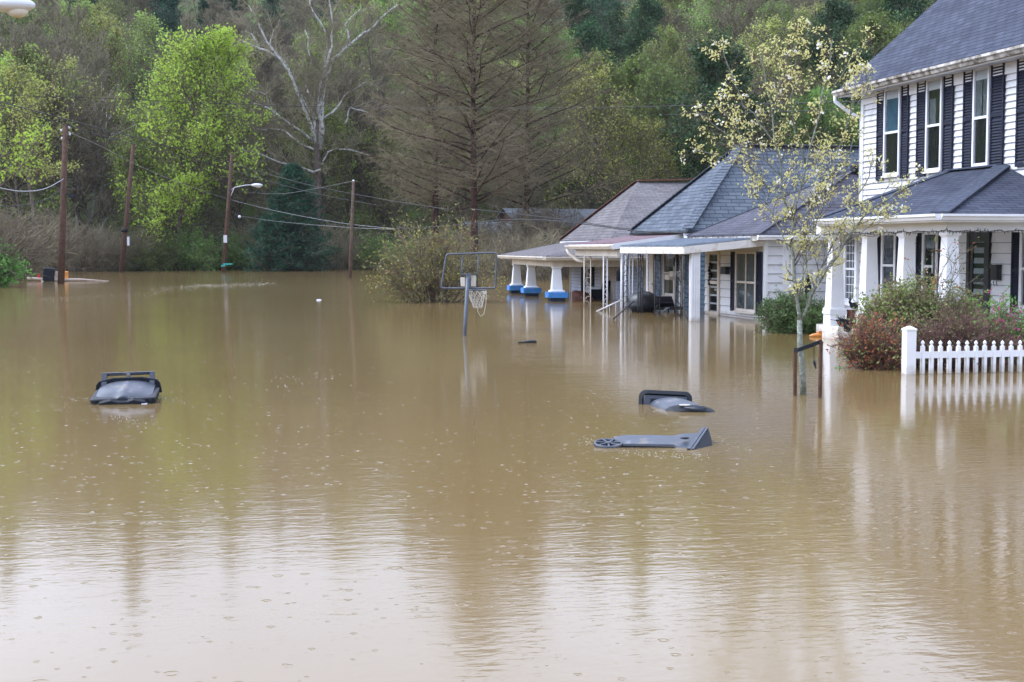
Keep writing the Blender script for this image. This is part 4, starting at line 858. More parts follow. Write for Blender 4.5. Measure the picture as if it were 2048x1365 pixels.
b=MB(); b.beam(H(933,574,.02),H(934,551,.05),.03,.05); b.beam(H(940,575,.06),H(940,548,.12),.04,.05); b.beam(H(936,556),H(940,560,.12),.05,.05); b.beam(H(930,552,.1),H(944,549,.1),.02,.03); part('mounting_bracket',b,M['greymetal'],root)
rc=H(953,581,.42); b=MB(); N=22; b.tube([(rc.x+.20*math.cos(2*math.pi*k/N),rc.y+.20*math.sin(2*math.pi*k/N),rc.z) for k in range(N+1)],.010,6,cap=False); b.beam((rc.x-.05,rc.y-.2,rc.z),(rc.x-.1,rc.y-.38,rc.z+.01),.05,.02); part('rim',b,M['greymetal'],root)
b=MB(); rn=random.Random(5); nn=10
for k in range(nn):
    a=2*math.pi*k/nn; 
    for sgn in (-1,1):
        P=[]
        for j in range(7):
            t=j/6; rr_=.20*(1-.62*t**.8); aa=a+sgn*t*1.2
            P.append(Vector((rc.x+rr_*math.cos(aa)+.03*t,rc.y+rr_*math.sin(aa),rc.z-.36*t-(.02 if j%2 else 0)+rn.uniform(-.012,.012))))
        b.tube(P,.0052,4)
P=[Vector((rc.x+.20,rc.y,rc.z)),Vector((rc.x+.19,rc.y,rc.z-.25)),Vector((rc.x+.15,rc.y,rc.z-.47)),Vector((rc.x+.08,rc.y,rc.z-.52)),Vector((rc.x+.03,rc.y,rc.z-.43)),Vector((rc.x+.0,rc.y,rc.z-.30))]
b.tube(P,.006,4); part('net',b,M['rope'],root)
# ================================================================= TREE STAKES
for (xb,yb,xt,yt,lab) in ((1591,792,1590,703,'short rusty stake left of the young tree trunk'),(1639,797,1642,684,'tall rusty stake right of the young tree trunk')):
    q=G(xb,yb); t=PY(xt,yt,q.y); b=MB(); b.beam(q-Z*.5,t,.034,.034); b.beam(t-Z*.02,t+Z*.004,.04,.04,up=(0,1,0)); solo('stake',b,M['stake'],lab,'stake',loc=q)
qs=G(1639,797).y; b=MB(); a=PY(1597,700,qs-.0);c=PY(1644,683,qs); b.beam(a,c,.012,.045); b.beam(a-Z*.01,a+Vector((-.03,.05,0)),.012,.05); hook=PY(1628,688,qs-.02); b.tube([hook,PY(1628,722,qs-.02)],.004,4); b.tube([PY(1628,722,qs-.02),PY(1629,728,qs-.02),PY(1632,738,qs-.02)],[.012,.016,.006],5)
solo('tie_strap',b,M['bindark'],'dark webbing strap with dangling buckle tying the young tree to its stake','strap')
# ================================================================= UTILITY POLES AND WIRES
def pole(xb,yb,xt,yt,r,m,label,z0=-1.5):
    q=G(xb,yb); d=(q-CAM).dot(FW); t=PY(xt,yt,q.y); root=thing('utility_pole',label,'utility pole',q)
    b=MB(); ax=(t-q); b.tube([q+ax*(z0/ax.z),q+ax*.4,t],[r*1.12,r,r*.78],10); part('shaft',b,M[m],root); return root,q,t,d
p1,q1,t1,d1=pole(122,568,131,252,.155,'wood','thick dark brown utility pole nearest the left bank with insulators')
b=MB(); 
for dz_,dx in ((-.1,.12),(-.25,-.14),(-.42,.14),(-.62,-.12)): b.tube([t1+Vector((0,0,dz_)),t1+Vector((dx*1.4,0,dz_))],.018,5); b.tube([t1+Vector((dx*1.4,0,dz_-.03)),t1+Vector((dx*1.4,0,dz_+.09))],[.05,.035],7)
part('insulator',b,M['white_metal'],p1)
b=MB(); zz=PY(131,357,q1.y); 
for dz_ in (0,-.45): b=MB(); b.tube([zz+Vector((-.2,0,dz_)),zz+Vector((.3,-.05,dz_+.05))],.03,6); part('cable_bracket',b,M['bindark'],p1)
b=MB(); b.box(zz.x+.12,zz.x+.42,zz.y-.2,zz.y,zz.z-.95,zz.z-.75); part('cable_box',b,M['bindark'],p1)
p2,q2,t2,d2=pole(243,545,267,288,.17,'wood','brown utility pole leaning right with a thin white marker strip')
b=MB(); a=PY(256,474,q2.y); b.box(a.x-.06,a.x+.10,a.y-.23,a.y-.19,a.z-.62,a.z+.0); part('marker_strip',b,M['white_metal'],p2)
b=MB(); a=PY(249,461,q2.y); b.tube([a-Z*.12,a+Z*.12],.24,8); part('band',b,M['bindark'],p2)
p3,q3,t3,d3=pole(447,545,464,306,.15,'wood','brown utility pole carrying a street lamp arm and a white marker plate')
b=MB(); a=PY(450,478,q3.y); b.box(a.x-.11,a.x+.14,a.y-.25,a.y-.21,a.z-.28,a.z+.25); part('marker_plate',b,M['white_metal'],p3)
b=MB(); a=PY(456,529,q3.y); b.box(a.x-.35,a.x+.3,a.y-.26,a.y-.22,a.z-.04,a.z+.07); b.box(a.x-.5,a.x-.2,a.y-.27,a.y-.23,a.z-.16,a.z-.05); part('street_sign',b,M['teal'],p3)
b=MB(); P=[PY(460,382,q3.y),PY(470,375,q3.y),PY(490,371,q3.y),PY(504,370,q3.y)]; b.tube(P,.035,6); b.tube([PY(459,398,q3.y),PY(468,377,q3.y)],.025,5); part('lamp_arm',b,M['white_metal'],p3)
c=PY(514,371,q3.y); b=MB(); b.sphere(c,.36,12,7,(1.15,.6,.38)); lm=part('lamp_head',b,M['white_metal'],p3); b=MB(); b.sphere(c+Vector((.1,0,-.10)),.2,10,6,(1,.8,.5)); part('lens',b,M['foam'],lm)
p4,q4,t4,d4=pole(700,557,707,363,.10,'woodpale','slim greyish utility pole in front of the dark evergreen and bare trees')
b=MB(); b.tube([t4-Z*.05,t4+Z*.08],.06,6); part('insulator',b,M['white_metal'],p4)
# near street lamp, top left corner of view
ql=AT(40,10,17); root=thing('street_lamp','white street lamp head hanging into view at the top left corner','street lamp',(ql.x-3.2,ql.y+.5,0))
b=MB(); b.sphere((ql.x-.12,ql.y,ql.z),.20,16,9,(1.5,.8,.48)); part('lamp_head',b,M['white_metal'],root)
b=MB(); b.sphere((ql.x-.03,ql.y,ql.z-.07),.115,14,8,(1.1,.9,.75)); part('lens',b,M['foam'],root)
b=MB(); b.tube([(ql.x-.35,ql.y,ql.z+.02),(ql.x-1.6,ql.y+.2,ql.z+.15),(ql.x-3.2,ql.y+.5,ql.z-.4)],.03,8); part('lamp_arm',b,M['greymetal'],root)
b=MB(); b.tube([(ql.x-3.2,ql.y+.5,-1.5),(ql.x-3.2,ql.y+.5,ql.z+.8)],[.16,.12],10); part('shaft',b,M['wood'],root)
def wire(pts,r,m,label,sag=0):
    """pts=(px,py,depth)"""
    P=[AT(*p) for p in pts]; Q=[]
    for i in range(len(P)-1):
        p0=P[max(i-1,0)];p1_=P[i];p2_=P[i+1];p3_=P[min(i+2,len(P)-1)]
        for k in range(6):
            t=k/6; Q.append(.5*((2*p1_)+(p2_-p0)*t+(2*p0-5*p1_+4*p2_-p3_)*t*t+(-p0+3*p1_-3*p2_+p3_)*t**3))
    Q.append(P[-1]); b=MB(); b.tube(Q,r,4); solo('overhead_cable',b,M[m],label,'cable')
wire([(-60,188,50),(0,204,54),(136,240,62),(272,276,74),(430,318,88),(600,366,80),(760,398,66),(900,420,56)],.020,'wire','upper of two thick dark cables falling right from the top left')
wire([(-60,196,50),(0,211,54),(136,252,62),(272,290,74),(430,330,88),(600,380,80),(760,412,66)],.016,'wire','lower of two thick dark cables falling right from the top left')
wire([(131,262,d1),(200,292,76),(273,330,84),(360,366,92),(455,398,104),(560,424,92),(680,446,84),(790,458,70)],.011,'wire_pale','pale cable sloping from the left pole past the street lamp pole')
wire([(477,432,d3-2),(560,444,100),(690,455,84),(790,459,72)],.011,'wire_pale','pale low cable running right from the street lamp pole')
b=MB(); b.sphere(AT(479,434,d3-2.2),.11,8,6); solo('cable_splice',b,M['white_metal'],'small white splice box on the low pale cable','splice box')
wire([(129,357,d1),(90,378,60),(40,383,54),(-20,372,50)],.022,'wire_pale','pale sagging cable going left from the nearest pole')
wire([(129,372,d1),(95,398,60),(40,412,54),(-20,412,50)],.016,'wire','dark sagging cable going left below the pale one')
wire([(707,362,d4),(640,376,92),(560,388,100),(480,384,110)],.008,'wire_pale','pale cable from the slim pole back to the lamp pole')
wire([(-40,190,60),(180,196,64),(520,211,66),(800,216,62),(1100,217,54),(1400,211,44),(1725,203,32.5),(1900,194,29),(2100,174,26)],.011,'wire','long thin dark cable crossing the whole view to the white house')
wire([(790,458,70),(900,452,60),(1010,440,52),(1130,444,47),(1270,462,42),(1400,468,38)],.016,'wire','dark service cable reaching the blue house roof')
wire([(940,418,56),(1130,440,50),(1240,456,45),(1380,468,38),(1520,476,34),(1590,486,32)],.014,'wire','dark service cable reaching the white cottage eave')
wire([(1330,230,60),(1550,224,40),(1725,218,33)],.009,'wire','short thin cable beside the young tree crown')
# ================================================================= FLOATING DEBRIS
q=G(103,563); Y=q.y
def dbox(cx,cy,w,h,dp,m,name,label,cat,tilt=0,rot=0):
    p=PY(cx,cy,Y); b=MB(Matrix.Translation(p)@Matrix.Rotation(rad(rot),4,'Z')@Matrix.Rotation(rad(tilt),4,'Y'))
    r=min(w,h)*.12
    secs=[rrect(w-2*r,dp-2*r,r,-h/2),rrect(w,dp,r*1.2,-h/2+r),rrect(w,dp,r*1.2,h/2-r),rrect(w-2*r,dp-2*r,r,h/2)]
    b.loft(secs); solo(name,b,M[m],label,cat)
dbox(98,550,.60,.75,.5,'bindark','crate','black crate caught in the debris beside the nearest pole','crate',4)
dbox(78,555,.14,.36,.14,'red','plastic_jug','bright red plastic jug in the floating debris','jug')
dbox(97,558,.70,.26,.4,'foam','foam_slab','tilted pale foam slab in front of the black crate','foam slab',-34)
dbox(131,551,.28,.42,.3,'orange','bucket','orange-tan bucket just right of the nearest pole','bucket')
dbox(113,552,.16,.45,.2,'tan','cardboard_box','pale narrow box between the crate and the nearest pole','box')
b=MB(); b.tube([PY(54,557,Y),PY(110,560,Y-.1),PY(160,560,Y-.1),PY(218,563,Y-.2)],[.07,.09,.07,.03],7); solo('floating_log',b,M['tan'],'long thin log floating behind the nearest pole','log')
b=MB(); b.tube([PY(66,548,Y),PY(60,537,Y),PY(48,527,Y),PY(38,516,Y)],[.05,.04,.025,.03],6); solo('branch_stub',b,M['woodpale'],'bare driftwood branch sticking up left of the crate','branch')
q=G(1058,686); b=MB(Matrix.Translation(q)@Matrix.Rotation(rad(8),4,'Z')); b.loft([rrect(.20,.14,.03,-.02,.03),rrect(.20,.14,.03,.03,.03),rrect(.16,.1,.03,.045,.03)]); b.box(-.2,-.05,-.03,.04,0,.022); solo('floating_board',b,M['bindark'],'small dark piece of board floating below the blue-pedestal porch','board')
q=G(638,601); b=MB(Matrix.Translation(q)); b.loft([rrect(.17,.10,.03,-.01),rrect(.15,.08,.03,.022),rrect(.08,.04,.015,.032)]); solo('litter',b,M['white_metal'],'small white scrap floating alone in mid water','litter')
# foam flecks and rain splashes: nobody could count them
b=MB(); rr=random.Random(11)
def fleck(x,y,r,z=.004):
    N=6; a0=rr.uniform(0,6); c=b.V((x,y,z+r*.35)); ring=[b.V((x+r*rr.uniform(.6,1.2)*math.cos(a0+2*math.pi*k/N)*1.5,y+r*rr.uniform(.6,1.2)*math.sin(a0+2*math.pi*k/N),z-.002)) for k in range(N)]
    for k in range(N): b.F([c,ring[k],ring[(k+1)%N]])
for (x0,y0,x1,y1,n,sp,r) in ((60,600,330,588,120,3,.011),(300,580,560,566,260,3,.014),(380,572,545,568,160,1.5,.014),(540,760,660,752,30,8,.006),(140,798,180,800,14,2,.004),(315,796,350,797,24,2,.004),(330,800,370,806,18,3,.004),(225,840,310,846,40,5,.004),(1160,880,1200,884,20,6,.004),(1240,905,1420,915,70,4,.0035),(1425,880,1500,905,30,6,.003),(100,815,130,818,14,3,.004)):
    for k in range(n):
        t=rr.random(); p=G(x0+(x1-x0)*t+rr.gauss(0,6),y0+(y1-y0)*t+rr.gauss(0,sp)); fleck(p.x,p.y,r*rr.uniform(.5,1.3))
f=solo('foam_flecks',b,M['bubbles'],'pale foam flecks drifting on the current','foam',loc=(0,0,0)); tag(f,kind='stuff')
# rain splashes: little crown rings standing on the water
b=MB()
for k in range(1700):
    px=rr.uniform(-60,2110); py=560+760*rr.random()**.9; p=G(px,py); s=(py-497)/1.7; r=rr.uniform(.006,.016)
    if proj((p.x,p.y,0))[1]<640 and px>1100: continue
    N=9; t=rr.uniform(.0003,.0007)*(1 if py>1120 else 2.0); R0=[];R1=[];R2=[]
    for j in range(N):
        a=2*math.pi*j/N; c_,s_=math.cos(a),math.sin(a)
        R0.append(b.V((p.x+(r+.008)*c_,p.y+(r+.008)*s_,-.001)));R1.append(b.V((p.x+r*c_,p.y+r*s_,t)));R2.append(b.V((p.x+(r-.008)*c_,p.y+(r-.008)*s_,-.001)))
    for j in range(N):
        l=(j+1)%N; b.F([R0[j],R0[l],R1[l],R1[j]],sm=True); b.F([R1[j],R1[l],R2[l],R2[j]],sm=True)
f=solo('rain_splashes',b,M['water'],'tiny rings thrown up by raindrops on the water','rain splashes',loc=(0,0,0)); tag(f,kind='stuff')
# ================================================================= VEGETATION
class Plant:
    """collects limbs (tubes), twigs (numpy prisms) and leaves"""
    def __init__(s,seed): s.r=np.random.default_rng(seed); s.tr=MB(); s.seg=[]; s.leaf=[]
    def rv(s): v=s.r.normal(size=3); return v/np.linalg.norm(v)
    def path(s,p,d,L,n,wander=.15,trop=0.0):
        P=[np.array(p,float)]; d=np.array(d,float)/np.linalg.norm(d)
        for k in range(n):
            d=d+s.r.normal(size=3)*wander; d[2]+=trop; d/=np.linalg.norm(d); P.append(P[-1]+d*L/n)
        return P
    def limb(s,P,r0,r1,n=6): s.tr.tube([Vector(p) for p in P],[r0+(r1-r0)*k/(len(P)-1) for k in range(len(P))],n)
    def twig(s,P,r0,r1):
        m=len(P)-1
        for k in range(m): s.seg.append((*P[k],*P[k+1],r0+(r1-r0)*k/m,r0+(r1-r0)*(k+1)/m))
    def side(s,d,ang):
        d=d/np.linalg.norm(d); v=s.rv(); v=v-d*v.dot(d); v/=np.linalg.norm(v); return d*math.cos(ang)+v*math.sin(ang)
    def at(s,P,t):
        x=t*(len(P)-1); i=min(int(x),len(P)-2); f=x-i; return P[i]*(1-f)+P[i+1]*f, P[i+1]-P[i]
    def crown(s,name,twigm,leafms,root,mesh=None,label=None):
        V=[];Fq=[];MI=[];o=0
        if s.seg:
            a=np.array(s.seg); p0=a[:,0:3];p1=a[:,3:6];r0=a[:,6:7];r1=a[:,7:8]
            d=p1-p0; d/=np.linalg.norm(d,axis=1,keepdims=True)+1e-9
            rf=np.where(np.abs(d[:,2:3])<.9,np.array([[0,0,1.]]),np.array([[1.,0,0]])); u=np.cross(d,rf); u/=np.linalg.norm(u,axis=1,keepdims=True)+1e-9; v=np.cross(d,u)
            vs=[]
            for (p,r) in ((p0,r0),(p1,r1)):
                for k in range(3):
                    t=2*math.pi*k/3; vs.append(p+(u*math.cos(t)+v*math.sin(t))*r)
            vs=np.stack(vs,1).reshape(-1,3); n=len(a); b=np.arange(n)[:,None]*6
            q=np.stack([np.concatenate([b+k,b+(k+1)%3,b+3+(k+1)%3,b+3+k],1) for k in range(3)],1).reshape(-1,4)
            V.append(vs);Fq.append(q);MI.append(np.zeros(len(q),int)); o+=len(vs)
        if s.leaf:
            a=np.array(s.leaf); c=a[:,0:3]; sz=a[:,3:4]; mi=a[:,4].astype(int); asp=a[:,5:6]
            n=len(a); nn=s.r.normal(size=(n,3)); nn/=np.linalg.norm(nn,axis=1,keepdims=True); ax=a[:,6:9]+s.r.normal(size=(n,3))*.02
            ln=np.linalg.norm(ax,axis=1,keepdims=True); rnd=s.r.normal(size=(n,3)); ax=np.where(ln>.1,ax,rnd); ax/=np.linalg.norm(ax,axis=1,keepdims=True)
            w=np.cross(nn,ax); w/=np.linalg.norm(w,axis=1,keepdims=True)+1e-9
            vs=np.stack([c,c+ax*sz*.5+w*sz*asp*.5,c+ax*sz,c+ax*sz*.5-w*sz*asp*.5],1).reshape(-1,3)
            q=np.arange(n*4).reshape(-1,4)+o; V.append(vs);Fq.append(q);MI.append(mi+1)
        V=np.concatenate(V);Fq=np.concatenate(Fq);MI=np.concatenate(MI)
        me=bpy.data.meshes.new(name); me.vertices.add(len(V)); me.vertices.foreach_set('co',V.astype(np.float32).ravel())
        me.loops.add(len(Fq)*4); me.loops.foreach_set('vertex_index',Fq.astype(np.int32).ravel())
        me.polygons.add(len(Fq)); me.polygons.foreach_set('loop_start',(np.arange(len(Fq))*4).astype(np.int32)); me.polygons.foreach_set('loop_total',np.full(len(Fq),4,np.int32))
        for m in [twigm]+leafms: me.materials.append(m)
        me.polygons.foreach_set('material_index',MI.astype(np.int32)); me.update(calc_edges=True)
        ob=bpy.data.objects.new(name,me); COL.objects.link(ob); ob.parent=root
        return ob
    def trunk(s,name,m,root):
        me=s.tr.mesh(name,m,(0,0,0)); ob=bpy.data.objects.new(name,me); COL.objects.link(ob); ob.parent=root; return ob
    def leaves(s,p,n,spread,size,mi=0,asp=.6,ax=(0,0,0)):
        for _ in range(n):
            q=p+s.r.normal(size=3)*spread; s.leaf.append((*q,size*s.r.uniform(.6,1.3),mi,asp,*ax))
def decid(seed,H,cs,spread,nl,ns,nt,tw,tr,leaf=None,up=.5,trr=.16,twr=.014,multi=1,lean=0.1):
    """broad-leaved tree; leaf=(n per twig, spread, size, [material indices], probability)"""
    s=Plant(seed); r=s.r
    for mtr in range(multi):
        base=np.array([r.normal()*.25*(multi>1),r.normal()*.25*(multi>1),-.6]); d0=np.array([r.normal()*lean*(1+multi*.5),r.normal()*lean*(1+multi*.5),1.])
        P=s.path(base,d0,H*.93*(1 if mtr==0 else r.uniform(.7,.95)),9,.06,.03); s.limb(P,trr*(1 if multi==1 else .7),.03,7)
        for i in range(nl):
            t=cs+(1-cs)*((i+r.uniform(0,1))/nl); p,dd=s.at(P,t); prof=math.sin(math.pi*min(1,(.22+.72*(t-cs)/(1-cs+1e-6))))**.7
            ang=rad(72-38*(t-cs)/(1-cs)); L=spread*prof*r.uniform(.7,1.15)
            d=s.side(np.array([0,0,1.]),ang); Q=s.path(p,d,L,5,.13,up*.12); rl=max(.018,trr*.42*(1-t*.6)); s.limb(Q,rl,.012,5)
            for j in range(ns):
                u=.18+.82*(j+r.uniform(0,1))/ns; p2,d2=s.at(Q,u); d3=s.side(d2,rad(r.uniform(30,60))); d3[2]+=.15; L2=L*.46*(1.15-u*.6)*r.uniform(.6,1.2)
                Q2=s.path(p2,d3,L2,3,.16,up*.1); s.twig(Q2,rl*.38,twr*.9)
                for k in range(nt):
                    v=.1+.9*(k+r.uniform(0,1))/nt; p4,d4=s.at(Q2,v); d5=s.side(d4,rad(r.uniform(25,65))); d5[2]+=.12; L3=L2*.5*r.uniform(.5,1.2)
                    Q3=s.path(p4,d5,L3,2,.15,.05); s.twig(Q3,twr,twr*.6)
                    for m in range(tw):
                        p6,d6=s.at(Q3,r.uniform(.15,1)); e=p6+s.side(d6,rad(r.uniform(20,70)))*L3*r.uniform(.25,.7); s.seg.append((*p6,*e,twr*.65,twr*.3))
                        if leaf and r.random()<leaf[4]: s.leaves(e,leaf[0],leaf[1],leaf[2],int(r.choice(leaf[3])))
    return s
def conifer(seed,H,Rb,nb,nside,ntw,needle=None,droop=-.05,start=.08,trr=.22,twr=.012,ang=80,top=.15,power=.85):
    s=Plant(seed); r=s.r; P=s.path((0,0,-.8),(0,0,1),H,10,.012,.02); s.limb(P,trr,.03,8)
    for i in range(nb):
        t=start+(1-start)*((i+r.uniform(0,1))/nb)**.95; p,_=s.at(P,t); L=Rb*((1-t)/(1-start))**power*r.uniform(.5,1.15)+top
        az=i*2.39996+r.normal()*.3; a=rad(ang-r.uniform(0,14)-18*t); d=np.array([math.cos(az)*math.sin(a),math.sin(az)*math.sin(a),math.cos(a)])
        Q=[p]; dd=d.copy(); n=6
        for k in range(n):
            dd=dd+r.normal(size=3)*.05; dd[2]+=droop if k<3 else -droop*1.5; dd/=np.linalg.norm(dd); Q.append(Q[-1]+dd*L/n)
        s.limb(Q,max(.02,(.085 if not needle else .055)*(1-t*.6)),.014,4)
        for j in range(nside):
            u=.12+.88*(j+r.uniform(0,1))/nside; p2,d2=s.at(Q,u); d2=d2/np.linalg.norm(d2); w=np.cross(d2,[0,0,1.]); w/=np.linalg.norm(w)+1e-9
            sg=1 if j%2 else -1; d3=d2*.65+w*sg*.75+np.array([0,0,r.normal()*.22]); L2=L*.42*(1.1-u*.75)*r.uniform(.6,1.2)+.15
            Q2=s.path(p2,d3,L2,3,.1,droop*.5); s.twig(Q2,twr*1.5,twr*.7)
            for k in range(ntw):
                v=(k+r.uniform(0,1))/ntw; p4,d4=s.at(Q2,v); e=p4+s.side(d4,rad(r.uniform(30,75)))*L2*r.uniform(.2,.5); s.seg.append((*p4,*e,twr*.8,twr*.35))
                if needle:
                    for _ in range(needle[0]):
                        f=r.uniform(0,1); q=p4*(1-f)+e*f+r.normal(size=3)*needle[2]; s.leaf.append((*q,needle[1]*r.uniform(.6,1.3),0,needle[3],*(e-p4)/np.linalg.norm(e-p4)+r.normal(size=3)*.5))
    return s
def shrub(seed,w,d,h,stems,subs,tw,leaf,twr=.008,upr=.6,rs=.02,lowhang=0):
    s=Plant(seed); r=s.r
    for i in range(stems):
        az=r.uniform(0,6.283); q=r.uniform(0,1)**.6; tgt=np.array([math.cos(az)*w/2*q,math.sin(az)*d/2*q,h*(upr+(1-upr)*r.uniform(0,1))*math.sqrt(max(.05,1-.75*q*q))])
        b0=np.array([tgt[0]*.18+r.normal()*.05*w,tgt[1]*.18+r.normal()*.05*d,-.3]); P=s.path(b0,(tgt-b0)+np.array([0,0,.5*h]),np.linalg.norm(tgt-b0)*1.02,5,.10,-.05); 
        off=tgt-P[-1]; P=[p+off*(k/5)**1.0 for k,p in enumerate(P)]; s.limb(P,rs,rs*.35,4)
        for j in range(subs):
            u=.25+.75*(j+r.uniform(0,1))/subs; p2,d2=s.at(P,u); Q=s.path(p2,s.side(d2,rad(r.uniform(30,75))),h*.30*r.uniform(.5,1.2),3,.18,.03); s.twig(Q,twr*1.3,twr*.7)
            for k in range(tw):
                p4,d4=s.at(Q,r.uniform(.15,1)); e=p4+s.side(d4,rad(r.uniform(20,70)))*h*.12*r.uniform(.4,1.3); s.seg.append((*p4,*e,twr*.7,twr*.4))
                if leaf and r.random()<leaf[4]: s.leaves(e,leaf[0],leaf[1],leaf[2],int(r.choice(leaf[3])),asp=leaf[5] if len(leaf)>5 else .6)
    return s
def place(name,s,tm,wm,lms,label,cat,loc,group=None,crown='crown'):
    root=thing(name,label,cat,loc,group); s.trunk('trunk',tm,root); s.crown(crown,wm,lms,root); return root
def limbtree(seed,base,limbs,root):
    """limbs drawn as (px,py,depth offset) polylines with end radii around depth d"""
# ---- prototypes for the hill
PR={}
def proto(key,name,s,tm,wm,lms,cat): 
    root=bpy.data.objects.new(name,None); ORG[root]=Vector((0,0,0)); COL.objects.link(root); root['category']=cat
    s.trunk('trunk',tm,root); s.crown('crown',wm,lms,root); PR[key]=[root,False]
proto('bareA','bare_tree',decid(1,15,.2,5.0,24,11,7,3,0,None,twr=.023),M['bark'],M['twig'],[],'tree')
proto('bareB','bare_tree',decid(2,15,.28,4.5,16,10,7,3,0,None,twr=.023,multi=2),M['bark'],M['twig'],[],'tree')
proto('palebare','pale_trunked_tree',decid(21,15,.45,3.6,14,8,6,2,0,None,twr=.020,multi=3),M['barkwhite'],M['twig'],[],'tree')
proto('budA','budding_tree',decid(3,14,.18,5.0,22,10,7,2,0,(2,.18,.17,[0,0,0],.9),twr=.019),M['bark'],M['twig'],[M['budyellow']],'tree')
proto('budB','budding_tree',decid(4,14,.16,5.2,22,10,7,2,0,(3,.2,.19,[0,0,0],.85),twr=.019),M['bark'],M['twig'],[M['budgreen']],'tree')
proto('green','leafy_tree',decid(5,14,.12,5.3,26,10,7,2,0,(4,.24,.23,[0,0],.95),twr=.016),M['bark'],M['twig'],[M['green']],'tree')
proto('ivy','ivy_clad_tree',decid(6,15,.08,4.2,28,10,6,2,0,(5,.24,.24,[0,0],.95),twr=.016),M['bark'],M['twig'],[M['ivy']],'tree')
proto('pine','pine_tree',conifer(7,17,4.3,95,12,4,(3,.34,.06,.22),twr=.012),M['bark'],M['twig'],[M['darkneedle']],'tree')
proto('bluepine','blue_green_pine',conifer(8,18,4.8,100,12,4,(3,.34,.06,.22),twr=.012,ang=74,droop=.01),M['bark'],M['twig'],[M['blueneedle']],'tree')
proto('brush','bare_brush',shrub(9,5.0,3.6,3.4,42,9,4,None,twr=.013,upr=.55,rs=.025),M['twig'],M['twig'],[],'shrub')
proto('gbrush','green_brush',shrub(10,4.6,3.4,2.6,36,8,5,(4,.12,.15,[0],.9),twr=.010,upr=.5,rs=.022),M['bark'],M['twig'],[M['green']],'shrub')
LAB={'bareA':('bare broad grey-brown tree on the wooded hillside','bare broad trees on the hillside'),
'bareB':('bare twin-stemmed grey-brown tree on the wooded hillside','bare twin-stemmed trees on the hillside'),
'palebare':('bare tree with several pale whitish trunks on the far bank','pale-trunked trees on the bank'),
'budA':('thin tree dusted with yellow-green buds on the hillside','yellow-budding trees on the hillside'),
'budB':('spreading tree with fresh green buds on the hillside','green-budding trees on the hillside'),
'green':('full mid-green leafy tree on the hillside','leafy green trees on the hillside'),
'ivy':('dark ivy-clad tree on the hillside','ivy-clad trees on the hillside'),
'pine':('dark green pine high on the hillside','dark pines on the hillside'),
'bluepine':('tall blue-green pine standing among the hillside trees','blue-green pines on the hillside'),
'brush':('bare grey brush thicket at the far waterline','bare brush along the far bank'),
'gbrush':('low green brush at the far waterline','green brush along the far bank')}
def put(key,x,y,sc,rz,z=None,label=None,group=True,sz=None):
    e=PR[key]; o=e[0] if not e[1] else copy_tree(e[0]); e[1]=True
    o.location=(x,y,(hz(x,y) if z is None else z)); o.scale=(sc,sc,sz or sc); o.rotation_euler=(0,0,rz); o['label']=label or LAB[key][0]
    if group: o['group']=LAB[key][1]
    elif 'group' in o: del o['group']
    return o
rr=random.Random(21); placed=[]
def zone(px,d):
    """what grows where along the hillside"""
    u=rr.random()
    if px<230: return rr.choice(['bareA','bareB','bareA','budB','bareB','budA']) if d<60 or u<.8 else 'pine'
    if px<480: return ('pine' if u<.45 else 'bareB') if d>42 else rr.choice(['bareA','budB','bareB','budA'])
    if px<900: return rr.choice(['bareA','budB','bareB','budA','bareA','budB']) if d<70 or u<.6 else 'pine'
    if px<1180: return rr.choice(['bareA','budA','bareB','budB','green']) 
    if px<1320: return ('bluepine' if u<.5 and d>30 else rr.choice(['budB','green','budA','ivy']))
    if px<1480: return rr.choice(['budB','budB','budA','bareB','bareA'])
    return rr.choice(['ivy','budB','bareA','green','bareA','bareB','budA'])
tries=0
while len(placed)<255 and tries<16000:
    tries+=1
    px=rr.uniform(-260,2500); d=rr.uniform(1,105)**1.0
    ang=math.atan((px-1024)/F)+HD
    y=110+d; x=math.tan(ang)*y; d=y-shore(x)
    if px>1250:
        y=rr.uniform(74,190); x=math.tan(ang)*y; d=y-shore(x)
    if d<3 or d>105: continue
    md=3.9+d*.016
    if any((x-a)**2+(y-b)**2<md*md for a,b in placed): continue
    placed.append((x,y)); put(zone(px,d),x,y,rr.uniform(.82,1.22),rr.uniform(0,6.28))
for k in range(46):
    x=rr.uniform(-150,-20); y=rr.uniform(116,185)
    if proj((x,y,5))[0]>-260: continue
    put(rr.choice(['bareA','budB','bareB','ivy']),x,y,rr.uniform(.9,1.3),rr.uniform(0,6.28))
# shoreline brush
for k in range(64):
    px=-180+k*38+rr.uniform(-14,14); ang=math.atan((px-1024)/F)+HD
    y=bis(lambda y:y-shore(math.tan(ang)*y),40,160)+rr.uniform(-1.5,4); x=math.tan(ang)*y
    if 425<px<475 or 500<px<660: y+=5; x=math.tan(ang)*y
    gk='gbrush' if (300<px<480 or (px>1000 and rr.random()<.6) or rr.random()<.18) else 'brush'
    put(gk,x,y,rr.uniform(.75,1.25),rr.uniform(0,6.28),z=max(-.1,hz(x,y)))
for px,yy,sc in ((-30,72,1.1),(25,80,1.25),(60,90,1.3),(95,100,1.3),(160,108,1.1),(-80,66,1.2)):
    ang=math.atan((px-1024)/F)+HD; put('brush',math.tan(ang)*yy,yy,sc,rr.uniform(0,6),z=0)
